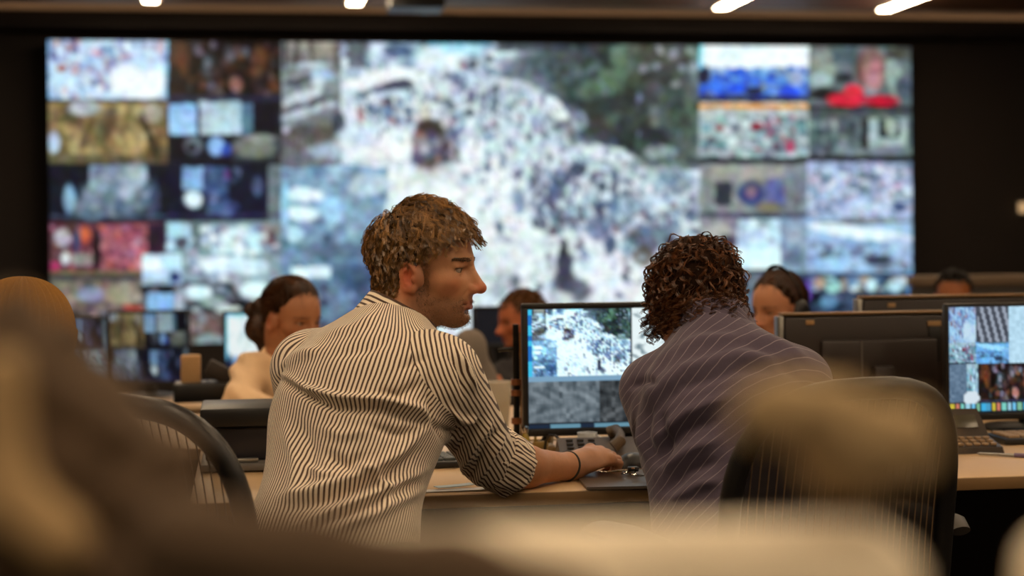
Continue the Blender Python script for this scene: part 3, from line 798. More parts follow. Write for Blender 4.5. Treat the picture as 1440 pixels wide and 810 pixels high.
# tan partition behind the far man, at the right edge
q0, q1 = at(1362, 386, 8.6), at(1500, 398, 8.6)
t = thing('partition', 'long tan-topped low partition behind the far man at the right', 'partition', ((q0[0] + q1[0]) / 2 + 0.4, q0[1], 0))
MB().box((0, 0, q0[2] / 2 - 0.03), (1.9, 0.04, q0[2] - 0.06), 0.004).build('panel', m_panel, t)
MB().box((0, 0, q0[2] - 0.03), (1.92, 0.07, 0.055), 0.008).build('cap_rail', mat('dull_tan_rail', (116, 96, 76), 0.5), t)
for k in (-0.9, 0, 0.9):
    MB().box((k, 0, 0.01), (0.06, 0.3, 0.02), 0.004).build('foot', m_leg, t)


# ------------------------------------------------------------------ mesh office chairs
m_mesh = mat('dark_mesh_fabric', (30, 24, 20), 0.8, var=0.3, scale=300, alpha=0.72)
m_rib = mat('mesh_rib', (120, 96, 70), 0.45, var=0.2)
m_ribd = mat('dark_mesh_rib', (58, 48, 38), 0.5, var=0.2)
m_seat = mat('black_seat_fabric', (26, 23, 21), 0.9, var=0.3, scale=120, bump=0.3, bscale=700)
m_rim = mat('chair_rim', (20, 17, 15), 0.42, var=0.1)


def superellipse(a, b, n, k=48):
    out = []
    for i in range(k):
        w = 2 * math.pi * i / k
        c, s = math.cos(w), math.sin(w)
        out.append((a * math.copysign(abs(c) ** (2 / n), c), b * math.copysign(abs(s) ** (2 / n), s)))
    return out


def back_y(x, z):       # curved backrest surface, z relative to the back's centre
    return -0.235 - 0.10 * z + 0.55 * x * x - 0.35 * (z + 0.05) ** 2


def mesh_chair(label, loc, rz, rib_mat, back_h=0.27, back_w=0.225, zc=0.70, nr=26, sheet=None):
    t = thing('office_chair', label, 'chair', loc, rz, 'black mesh office chairs')
    rim = [(x, back_y(x, z), z + zc) for x, z in superellipse(back_w, back_h, 3.1)]
    bf = MB().tube(rim, 0.019, 12, closed=True, flat=1.0).build('back_frame', m_rim, t)
    # mesh sheet
    n, k = 18, 18
    vs, fs = [], []
    for i in range(n + 1):
        for j in range(k + 1):
            u, w = -1 + 2 * i / n, -1 + 2 * j / k
            x = u * back_w
            zz = back_h * (1 - abs(u) ** 3.1) ** (1 / 3.1) if abs(u) < 1 else 0.0
            z = w * zz
            vs.append((x, back_y(x, z) + 0.004, z + zc))
    for i in range(n):
        for j in range(k):
            a = i * (k + 1) + j
            fs.append((a, a + 1, a + k + 2, a + k + 1))
    mesh_obj('mesh_sheet', vs, fs, sheet or m_mesh, t)
    for i in range(nr):
        x = -back_w * 0.93 + 2 * back_w * 0.93 * i / (nr - 1)
        zz = back_h * max(0.0, 1 - abs(x / back_w) ** 3.1) ** (1 / 3.1) - 0.004
        pts = [(x, back_y(x, z) - 0.002, z + zc) for z in np.linspace(-zz, zz, 10)]
        MB().tube(pts, 0.0013, 5).build('rib', rib_mat, bf)
    # lumbar bar, spine, seat, arms, column, five-star base
    MB().tube([(x, back_y(x, -0.12) - 0.03, zc - 0.12) for x in np.linspace(-0.2, 0.2, 9)], 0.016, 8, flat=1.6).build('lumbar_bar', m_rim, t)
    MB().tube([(0, back_y(0, -0.1) - 0.05, zc - 0.08), (0, -0.31, 0.52), (0, -0.25, 0.42), (0, -0.10, 0.40)], 0.024, 10, flat=0.7).build('spine', m_rim, t)
    sm = MB()
    sm.box((0, 0.02, 0.45), (0.49, 0.47, 0.075), 0.035, seg=4)
    sm.build('seat', m_seat, t)
    for s in (-1, 1):
        a = MB()
        a.tube([(s * 0.23, -0.05, 0.42), (s * 0.30, -0.05, 0.43), (s * 0.305, -0.05, 0.55), (s * 0.30, -0.03, 0.665)], 0.017, 8)
        ao = a.build('armrest_post', m_rim, t)
        pts = [(s * 0.30, y, 0.685 + z) for y, z in ((-0.16, -0.012), (-0.13, 0.0), (0.0, 0.004), (0.10, 0.0), (0.14, -0.012))]
        MB().tube(pts, [0.022, 0.036, 0.04, 0.036, 0.02], 12, flat=0.42).build('armrest', mat('armrest_pad', (46, 40, 35), 0.55), t)
    MB().lathe([(0.03, 0.10), (0.03, 0.30), (0.022, 0.30), (0.022, 0.41)], (0, 0, 0), 16).build('gas_column', m_blackmetal, t)
    MB().box((0, -0.02, 0.40), (0.20, 0.24, 0.035), 0.012).build('tilt_plate', m_blackmetal, t)
    for k in range(5):
        w = 2 * math.pi * k / 5 + 0.3
        c, s = math.cos(w), math.sin(w)
        MB().tube([(0.02 * c, 0.02 * s, 0.11), (0.16 * c, 0.16 * s, 0.10), (0.30 * c, 0.30 * s, 0.075)], [0.028, 0.022, 0.015], 8).build('base_arm', m_rim, t)
        MB().tube([(0.30 * c - 0.02 * s, 0.30 * s + 0.02 * c, 0.03), (0.30 * c + 0.02 * s, 0.30 * s - 0.02 * c, 0.03)], 0.03, 14).build('caster', m_dark, t)
    return t


def floor_pt(px, d):
    p = at(px, 400, d)
    return np.array([p[0], p[1], 0.0])


chL_fwd = R(-36)        # local +y turned to the right: the man's chair, he leans forward off its back
cl = floor_pt(338, 2.99)
mesh_chair('black mesh chair of the striped-shirt man, at his back', cl, -YAW + chL_fwd, m_ribd, 0.235, 0.225, 0.715,
           sheet=mat('sheer_mesh_fabric', (34, 27, 21), 0.8, var=0.3, scale=300, alpha=0.5))
cr = floor_pt(1082, 3.12)
mesh_chair('dark mesh chair with pale ribs behind the curly-haired man', cr, -YAW + R(24), m_rib, 0.255, 0.222, 0.70, nr=28,
           sheet=mat('mesh_fabric_dark', (30, 23, 18), 0.8, var=0.3, scale=300, alpha=0.93))

# ------------------------------------------------------------------ things on the desks
def on_desk(px, py):
    return on_z(px, py, DZ)


# pole with clamps left of the central monitor
p = on_desk(727, 628)
t = thing('monitor_pole', 'thin black desk pole with clamps left of the central monitor', 'pole', (p[0], p[1], DZ))
top = at(727, 456, (p - CAMPOS) @ CAMROT[:, 1])[2] - DZ
MB().tube([(0, 0, 0), (0, 0, top)], 0.0075, 12).build('pole', m_blackmetal, t)
MB().lathe([(0.01, 0), (0.045, 0), (0.045, 0.006), (0.012, 0.012)], n=24).build('base', m_blackmetal, t)
for z in (0.06, 0.125, 0.150):
    MB().lathe([(0.008, -0.007), (0.0125, -0.007), (0.0125, 0.007), (0.008, 0.007)], (0, 0, z), 16).build('clamp', mat('copper_clamp', (150, 96, 62), 0.4, metal=0.5), t)
MB().tube([(0, 0, top * 0.80), (-0.025, 0, top * 0.80), (-0.04, 0.01, top * 0.79)], 0.005, 8).build('hook', m_blackmetal, t)
MB().tube([(0.011, 0, 0.02), (0.012, 0, top * 0.5), (0.011, 0, top * 0.93)], 0.003, 6).build('cable', mat('ochre_cable', (150, 112, 58), 0.5), t)

# small olive bottle with a metal ball cap
p = on_desk(739, 640)
t = thing('small_bottle', 'small olive-yellow bottle with a silver ball cap by the monitor pole', 'bottle', (p[0], p[1], DZ))
MB().lathe([(0.002, 0), (0.009, 0), (0.0105, 0.004), (0.0105, 0.034), (0.007, 0.044), (0.005, 0.050)], n=18).build('body', mat('olive_glass', (150, 128, 52), 0.2, var=0.2), t)
MB().lathe([(0.003, 0.048), (0.0075, 0.050), (0.009, 0.056), (0.0075, 0.063), (0.002, 0.066)], n=16).build('cap', m_chrome, t)

# tangle of cables and adapters under the monitor
rng = random.Random(4)
for i, (lab, x0, y0, x1, y1, c) in enumerate([
        ('black cable looping under the central monitor', 752, 632, 800, 640, (26, 24, 22)),
        ('olive cable lying under the left corner of the monitor', 745, 636, 778, 628, (132, 108, 52)),
        ('dark cable running along the desk under the monitor stand', 790, 636, 870, 642, (40, 34, 28))]):
    a, b = on_desk(x0, y0), on_desk(x1, y1)
    pts = []
    for k in range(15):
        s = k / 14
        q = a * (1 - s) + b * s
        q = q + np.array([0.012 * math.sin(9 * s + i), 0.02 * math.sin(6 * s + 2 * i), 0.004 + (0.040 if i != 2 else 0.006) * abs(math.sin(7.5 * s + i)) * (0.2 + s * (1 - s) * 3.2)])
        pts.append(q)
    o = MB().tube([q - a for q in pts], 0.0032, 7).build('cable', mat('cable_%d' % i, c, 0.45), None, loc=tuple(a))
    tag(o, lab, 'cable')
for i, (lab, x, y, c) in enumerate([('small olive adapter plug under the monitor beside the bottle', 760, 634, (140, 112, 54)), ('small brass adapter on the cables left of the monitor stand', 776, 640, (120, 92, 50))]):
    p = on_desk(x, y)
    t = thing('adapter', lab, 'adapter', (p[0], p[1], DZ), 0.4 + i)
    MB().box((0, 0, 0.011), (0.036, 0.018, 0.022), 0.005).build('body', mat('adapter_%d' % i, c, 0.4), t)
    MB().tube([(0.018, 0, 0.011), (0.03, 0, 0.011)], 0.005, 10).build('plug', m_silver, t)
# wide tan-grey wedge (phone cradle) beneath the monitor
p = on_desk(848, 650)
t = thing('desk_telephone', 'low tan-grey desk telephone under the central monitor', 'telephone', (p[0], p[1] + 0.05, DZ), -0.1)
ph = mat('tan_grey_plastic', (84, 68, 50), 0.5)
b = MB()
b.add([(-0.09, -0.05, 0), (0.10, -0.05, 0), (0.10, 0.06, 0), (-0.09, 0.06, 0), (-0.085, -0.045, 0.012), (0.095, -0.045, 0.012), (0.095, 0.055, 0.042), (-0.085, 0.055, 0.042)],
      [(3, 2, 1, 0), (4, 5, 6, 7), (0, 1, 5, 4), (1, 2, 6, 5), (2, 3, 7, 6), (3, 0, 4, 7)])
b.build('body', ph, t, smooth=False)
MB().tube([(0.03, -0.03, 0.03), (0.045, -0.028, 0.042), (0.05, 0.01, 0.052), (0.045, 0.045, 0.058), (0.03, 0.052, 0.052)], [0.014, 0.013, 0.010, 0.013, 0.014], 12).build('handset', ph, t)
for i in range(4):
    for j in range(3):
        MB().box((-0.06 + j * 0.024, -0.028 + i * 0.02, 0.021 + i * 0.006), (0.015, 0.011, 0.006), 0.002).build('key', m_key, t)
p = on_desk(826, 636)
t = thing('mug', 'small white cup behind the hand under the monitor', 'cup', (p[0], p[1] + 0.0, DZ))
MB().lathe([(0.004, 0.003), (0.018, 0.0), (0.022, 0.03), (0.0225, 0.045), (0.0195, 0.045), (0.019, 0.03), (0.012, 0.006)], n=20).build('body', m_paper, t)
MB().tube([(0.021, 0, 0.012), (0.034, 0, 0.016), (0.035, 0, 0.030), (0.022, 0, 0.036)], 0.003, 8).build('handle', m_paper, t)

# clear cup and paper stack on the desk behind
p = on_desk(701, 601)
t = thing('plastic_cup', 'cloudy clear plastic cup behind the striped-shirt arm', 'cup', (p[0], p[1], DZ))
cm = mat('cloudy_plastic', (205, 200, 188), 0.25, var=0.05, alpha=0.45)
MB().lathe([(0.002, 0.002), (0.026, 0.0), (0.036, 0.115), (0.038, 0.117), (0.036, 0.119), (0.034, 0.115), (0.0245, 0.004)], n=28).build('wall', cm, t)
MB().lathe([(0.002, 0.005), (0.0245, 0.005), (0.031, 0.07), (0.002, 0.0705)], n=24).build('drink', mat('pale_drink', (190, 180, 150), 0.2, alpha=0.6), t)
p = on_desk(688, 612)
t = thing('paper_stack', 'stack of cream papers in front of the clear cup', 'papers', (p[0], p[1], DZ), 0.2)
for i in range(6):
    o = MB().box((0.004 * math.sin(i * 2.3), 0.003 * math.cos(i * 3.1), 0.0012 + i * 0.0022), (0.14, 0.10, 0.0020)).build('sheet', mat('cream_paper', (205, 182, 146), 0.7), t, smooth=False)
    o.rotation_euler.z = 0.03 * math.sin(i * 5.0)


def keyboard(label, p, rz, w=0.43, d=0.14, rows=5, cols=15, km=None, bm_=None):
    t = thing('keyboard', label, 'keyboard', (p[0], p[1], DZ), rz)
    MB().box((0, 0, 0.008), (w, d, 0.014), 0.004).build('body', bm_ or m_dark, t)
    kw, kd = (w - 0.02) / cols, (d - 0.02) / rows
    me = None
    for i in range(cols):
        for j in range(rows):
            if me is None:
                o = MB().box((0, 0, 0), (kw * 0.86, kd * 0.84, 0.007), 0.0015, seg=1).build('key', km or m_key, t); me = o.data
            else:
                o = bpy.data.objects.new('key', me); COL.objects.link(o); o.parent = t
            o.location = (-w / 2 + 0.01 + (i + 0.5) * kw, -d / 2 + 0.01 + (j + 0.5) * kd, 0.0175)
    return t


p = on_desk(596, 655)
keyboard('black keyboard half hidden behind the striped-shirt arm', (p[0] - 0.09, p[1], DZ), 0.10, km=mat('teal_grey_key', (70, 76, 76), 0.5))
p = on_desk(1424, 622)
keyboard('tan-keyed keyboard under the right-edge monitor', (p[0] + 0.13, p[1], DZ), -0.06, 0.34, 0.13, 4, 10, km=m_tankey)

# desk phone / calculator on the right
p = on_desk(1352, 634)
t = thing('calculator', 'dark desk calculator with a tilted back on the right desk', 'calculator', (p[0], p[1], DZ), -0.05)
b = MB()
b.add([(-0.075, -0.06, 0), (0.075, -0.06, 0), (0.075, 0.09, 0), (-0.075, 0.09, 0), (-0.072, -0.057, 0.014), (0.072, -0.057, 0.014), (0.072, 0.02, 0.030), (-0.072, 0.02, 0.030), (0.07, 0.085, 0.085), (-0.07, 0.085, 0.085)],
      [(3, 2, 1, 0), (4, 5, 6, 7), (7, 6, 8, 9), (0, 1, 5, 4), (1, 2, 8, 6, 5), (2, 3, 9, 8), (3, 0, 4, 7, 9)])
b.build('body', mat('dark_brown_case', (52, 42, 33), 0.4), t, smooth=False)
for i in range(7):
    for j in range(3):
        MB().box((-0.056 + i * 0.0187, -0.043 + j * 0.021, 0.0195 + j * 0.0043), (0.013, 0.014, 0.006), 0.002).build('key', m_tankey, t)
dp = MB().box((0, 0, 0), (0.11, 0.003, 0.036), 0.001).build('display', mat('dim_lcd', (70, 66, 52), 0.25), t)
dp.location = (0, 0.050, 0.060); dp.rotation_euler.x = R(-40)

p = on_desk(1420, 643)
t = thing('pen', 'thin pen with a mauve grip lying on the right desk', 'pen', (p[0], p[1], DZ), R(-38))
MB().tube([(-0.07, 0, 0.0045), (-0.064, 0, 0.0045), (0.01, 0, 0.0045)], [0.001, 0.003, 0.0038], 10).build('barrel', m_silver, t)
MB().tube([(0.01, 0, 0.005), (0.07, 0, 0.005)], 0.005, 10).build('grip', mat('mauve_grip', (112, 92, 122), 0.5), t)

# sheets at the elbow of the striped-shirt man
for lab, x, y, w_, d_, rz, mm, z in [('white paper sheet at the desk edge beside the man\'s elbow', 632, 692, 0.16, 0.030, -0.02, m_paper, 0.0),
                                     ('pale blue folded slip lying on the white paper sheet', 640, 689, 0.075, 0.026, 0.25, m_bluepaper, 0.0045)]:
    p = on_desk(x, y)
    n = 8
    vs, fs = [], []
    for i in range(n + 1):
        for j in range(2):
            for k in range(2):
                vs.append((-w_ / 2 + w_ * i / n, (-0.5 + j) * d_, 0.001 + 0.0012 * k + 0.002 * (i / n) ** 3))
    for i in range(n):
        a = i * 4
        fs += [(a + 1, a + 5, a + 7, a + 3), (a, a + 2, a + 6, a + 4), (a, a + 4, a + 5, a + 1), (a + 2, a + 3, a + 7, a + 6)]
    fs += [(0, 1, 3, 2), (n * 4, n * 4 + 2, n * 4 + 3, n * 4 + 1)]
    o = mesh_obj('paper_sheet', vs, fs, mm, None, False, (p[0], p[1] + 0.012, DZ + z))
    o.rotation_euler.z = rz
    tag(o, lab, 'paper')

# grey folder with the bunch of keys on it, black mouse behind
a, b_, c_, d_ = on_desk(826, 690), on_desk(926, 688), on_desk(906, 664), on_desk(806, 668)
cen = (a + b_ + c_ + d_) / 4
vs = [q - cen + np.array([0, 0, h]) for h in (0.001, 0.006) for q in (a + (0, 0.006, 0), b_ + (0, 0.006, 0), c_, d_)]
t = thing('folder', 'grey plastic folder lying under the bunch of keys', 'folder', (cen[0], cen[1], DZ))
mesh_obj('cover', [np.array(v) - np.array([0, 0, 0.0]) for v in vs], [(3, 2, 1, 0), (4, 5, 6, 7), (0, 1, 5, 4), (1, 2, 6, 5), (2, 3, 7, 6), (3, 0, 4, 7)], mat('grey_folder', (104, 92, 80), 0.28, var=0.08), t, False)
e0, e1 = vs[5], vs[6]
MB().tube([e0 + (0, 0, 0.001), e1 + (0, 0, 0.001)], 0.0022, 6).build('spine', m_silver, t)
p = on_desk(884, 674)
t = thing('key_bunch', 'bunch of metal keys on the grey folder by the hand', 'keys', (p[0], p[1], DZ + 0.0065))
ring = [(0.014 * math.cos(w), 0.014 * math.sin(w), 0.006 + 0.003 * math.sin(2 * w)) for w in np.linspace(0, 2 * math.pi, 20, endpoint=False)]
MB().tube(ring, 0.0015, 6, closed=True).build('ring', m_chrome, t)
m_brass = mat('brass_key', (168, 140, 86), 0.28, metal=0.9)
for i, ang in enumerate((0.2, 1.3, 2.9, 3.7, 5.2)):
    c, s = math.cos(ang), math.sin(ang)
    kk = MB()
    kk.lathe([(0.003, 0.0), (0.010, 0.0), (0.010, 0.0025), (0.003, 0.0025)], (0.024, 0, 0), 14)
    kk.box((0.045, 0, 0.0012), (0.026, 0.005, 0.0022), 0.0006)
    kk.box((0.052, 0.0035, 0.0012), (0.010, 0.004, 0.002), 0.0004)
    o = kk.build('key', m_brass if i % 2 else m_chrome, t)
    o.location = (0, 0, 0.002 + 0.003 * i); o.rotation_euler = (0.2 * math.sin(i), 0.12 - 0.05 * i, ang)
MB().box((0.012, 0.012, 0.012), (0.022, 0.014, 0.010), 0.003).build('fob', m_dark, t)
p = on_desk(893, 656)
t = thing('computer_mouse', 'black computer mouse between the hand and the grey-purple shirt', 'mouse', (p[0], p[1], DZ), -0.9)
bm = bmesh.new(); bmesh.ops.create_uvsphere(bm, u_segments=20, v_segments=12, radius=1)
for v in bm.verts:
    v.co = Vector((v.co.x * 0.031, v.co.y * 0.052, max(0, v.co.z) * (0.030 - 0.006 * v.co.y)))
MB().add([v.co[:] for v in bm.verts], [[v.index for v in f.verts] for f in bm.faces]).build('body', m_dark, t); bm.free()
MB().tube([(0, 0.018, 0.027), (0, 0.034, 0.022)], 0.004, 10).build('wheel', m_grey, t)

# black desk unit left of the man, on the desk
p = on_desk(384, 662)
t = thing('card_printer', 'black two-tier desktop printer between the mesh chair and the striped shirt', 'printer', (p[0], p[1] + 0.12, DZ))
MB().box((0, 0, 0.112), (0.30, 0.22, 0.040), 0.006).build('lid', m_dark, t)
MB().box((0, 0.01, 0.056), (0.28, 0.20, 0.070), 0.004).build('body', mat('black_violet_plastic', (36, 33, 38), 0.4), t)
MB().box((0, -0.02, 0.011), (0.30, 0.24, 0.016), 0.004).build('tray', m_grey, t)
MB().box((-0.06, -0.115, 0.024), (0.06, 0.02, 0.008), 0.002).build('handle', m_silver, t)
MB().box((0.05, -0.09, 0.134), (0.05, 0.02, 0.006), 0.002).build('latch', m_silver, t)
# clutter on the desk of the bun-haired woman
p = on_desk(282, 566)
t = thing('desk_caddy', 'black desk caddy with a tan box left of the bun-haired woman', 'desk caddy', (p[0], p[1] + 0.05, DZ))
MB().box((0.02, 0, 0.03), (0.20, 0.14, 0.058), 0.006).build('tray', m_dark, t)
MB().box((-0.03, 0.02, 0.075), (0.06, 0.06, 0.13), 0.005).build('box', mat('tan_card', (176, 138, 92), 0.7), t)
MB().box((0.06, 0.0, 0.085), (0.09, 0.05, 0.05), 0.006, Matrix.Rotation(0.5, 3, 'Y')).build('stapler', m_panel, t)
p = on_desk(336, 572)
o = MB().box((0, 0, 0.003), (0.20, 0.15, 0.005), 0.001).build('paper_pad', mat('cream_pad', (214, 184, 140), 0.7), None, loc=(p[0], p[1], DZ + 0.0005))
tag(o, 'cream paper pad on the desk under the bun-haired woman\'s arm', 'paper pad')

# ------------------------------------------------------------------ sculpting: distance fields turned into one continuous surface
class Field:
    def __init__(s, lo, hi, h):
        s.lo, s.h = np.asarray(lo, float), h
        s.n = np.ceil((np.asarray(hi, float) - s.lo) / h).astype(int) + 1
        s.ax = [(s.lo[i] + h * np.arange(s.n[i])).astype(np.float32) for i in range(3)]
        s.F = np.full(s.n, 0.2, np.float32)

    def _sub(s, lo, hi, m):
        a = [int(np.clip(math.floor((lo[i] - m - s.lo[i]) / s.h), 0, s.n[i])) for i in range(3)]
        b = [int(np.clip(math.ceil((hi[i] + m - s.lo[i]) / s.h) + 1, 0, s.n[i])) for i in range(3)]
        sl = tuple(slice(a[i], b[i]) for i in range(3))
        X, Y, Z = s.ax[0][sl[0]][:, None, None], s.ax[1][sl[1]][None, :, None], s.ax[2][sl[2]][None, None, :]
        return sl, X, Y, Z

    def add(s, prim, k=0.01):
        fn, lo, hi = prim
        sl, X, Y, Z = s._sub(lo, hi, k + 3 * s.h)
        if 0 in s.F[sl].shape: return s
        d, A = fn(X, Y, Z), s.F[sl]
        q = np.maximum(k - np.abs(A - d), 0) / k
        s.F[sl] = np.minimum(A, d) - q * q * k * 0.25
        return s

    def cut(s, prim, k=0.01):
        fn, lo, hi = prim
        sl, X, Y, Z = s._sub(lo, hi, k + 3 * s.h)
        if 0 in s.F[sl].shape: return s
        d, A = -fn(X, Y, Z), s.F[sl]
        q = np.maximum(k - np.abs(A - d), 0) / k
        s.F[sl] = np.maximum(A, d) + q * q * k * 0.25
        return s

    def surface(s):
        F, S = s.F, s.F < 0
        c = np.zeros(tuple(s.n - 1), np.int8)
        for i in (0, 1):
            for j in (0, 1):
                for k in (0, 1):
                    c += S[i:s.n[0] - 1 + i, j:s.n[1] - 1 + j, k:s.n[2] - 1 + k]
        I, J, K = np.nonzero((c > 0) & (c < 8))
        ids = np.full(c.shape, -1, np.int32)
        ids[I, J, K] = np.arange(len(I))
        pos, cnt = np.zeros((len(I), 3)), np.zeros(len(I))
        cor = [(i, j, k) for i in (0, 1) for j in (0, 1) for k in (0, 1)]
        for a in cor:
            for ax in range(3):
                if a[ax]: continue
                b = list(a); b[ax] = 1
                fa, fb = F[I + a[0], J + a[1], K + a[2]], F[I + b[0], J + b[1], K + b[2]]
                m = (fa < 0) != (fb < 0)
                t = np.where(m, fa / np.where(m, fa - fb, 1), 0)
                p = np.tile(np.array(a, float), (len(I), 1)); p[:, ax] = t
                pos[m] += p[m]; cnt[m] += 1
        v = s.lo + s.h * (np.stack([I, J, K], 1) + pos / cnt[:, None])
        quads = []
        for ax in range(3):
            o = [q for q in range(3) if q != ax]
            sa = [slice(None)] * 3; sb = [slice(None)] * 3
            sa[ax] = slice(0, -1); sb[ax] = slice(1, None)
            for q in o:
                sa[q] = slice(1, -1); sb[q] = slice(1, -1)
            A, B = S[tuple(sa)], S[tuple(sb)]
            for sign in (0, 1):
                E = np.stack(np.nonzero((A & ~B) if sign == 0 else (~A & B)), 1)
                if not len(E): continue
                E[:, o[0]] += 1; E[:, o[1]] += 1
                cells = []
                for da, db in ((-1, -1), (0, -1), (0, 0), (-1, 0)):
                    q = E.copy(); q[:, o[0]] += da; q[:, o[1]] += db
                    cells.append(ids[q[:, 0], q[:, 1], q[:, 2]])
                Q = np.stack(cells, 1)
                flip = (sign == 1) ^ (ax == 1)
                quads.append(Q[:, ::-1] if flip else Q)
        return v, np.concatenate(quads)


def ell(c, r, A=None):
    c, r = np.asarray(c, float), np.asarray(r, float)
    A = np.eye(3) if A is None else np.asarray(A, float)
    ext = np.sqrt(((A * r) ** 2).sum(1))

    def fn(X, Y, Z):
        x, y, z = X - c[0], Y - c[1], Z - c[2]
        q = [x * A[0, i] + y * A[1, i] + z * A[2, i] for i in range(3)]
        k0 = np.sqrt((q[0] / r[0]) ** 2 + (q[1] / r[1]) ** 2 + (q[2] / r[2]) ** 2)
        k1 = np.sqrt((q[0] / r[0] ** 2) ** 2 + (q[1] / r[1] ** 2) ** 2 + (q[2] / r[2] ** 2) ** 2)
        return (k0 * (k0 - 1) / (k1 + 1e-9)).astype(np.float32)
    return fn, c - ext, c + ext


def cap(a, b, ra, rb=None):
    a, b = np.asarray(a, float), np.asarray(b, float)
    rb = ra if rb is None else rb
    d = b - a
    L = d.dot(d) + 1e-12
    R_ = max(ra, rb)

    def fn(X, Y, Z):
        x, y, z = X - a[0], Y - a[1], Z - a[2]
        t = np.clip((x * d[0] + y * d[1] + z * d[2]) / L, 0, 1)
        return (np.sqrt((x - t * d[0]) ** 2 + (y - t * d[1]) ** 2 + (z - t * d[2]) ** 2) - (ra + (rb - ra) * t)).astype(np.float32)
    return fn, np.minimum(a, b) - R_, np.maximum(a, b) + R_


def pdist(p, prim):
    return prim[0](p[:, 0], p[:, 1], p[:, 2])


class Frame:
    """axes x forward, y left, z up around an origin"""
    def __init__(s, o, yaw, pitch=0.0, roll=0.0):
        s.o = np.asarray(o, float)
        a = R(yaw)
        f = np.array([math.cos(a), math.sin(a), 0.0]); u = np.array([0, 0, 1.0])
        p = R(pitch)                      # positive: looks down
        f, u = f * math.cos(p) - u * math.sin(p), u * math.cos(p) + f * math.sin(p)
        l = np.cross(u, f)
        r = R(roll)
        u, l = u * math.cos(r) + l * math.sin(r), l * math.cos(r) - u * math.sin(r)
        s.A = np.stack([f, l, u], 1)

    def p(s, x, y, z): return s.o + s.A @ np.array([x, y, z])
    def pts(s, P): return s.o + np.asarray(P) @ s.A.T
    def inv(s, P): return (np.asarray(P) - s.o) @ s.A


def rotm(ax, deg):
    return np.array(Matrix.Rotation(R(deg), 3, ax))


SKULL_C, SKULL_R = np.array([-0.002, 0, 0.050]), np.array([0.087, 0.076, 0.081])


LOWF = 0.92          # compression of the face below the ears


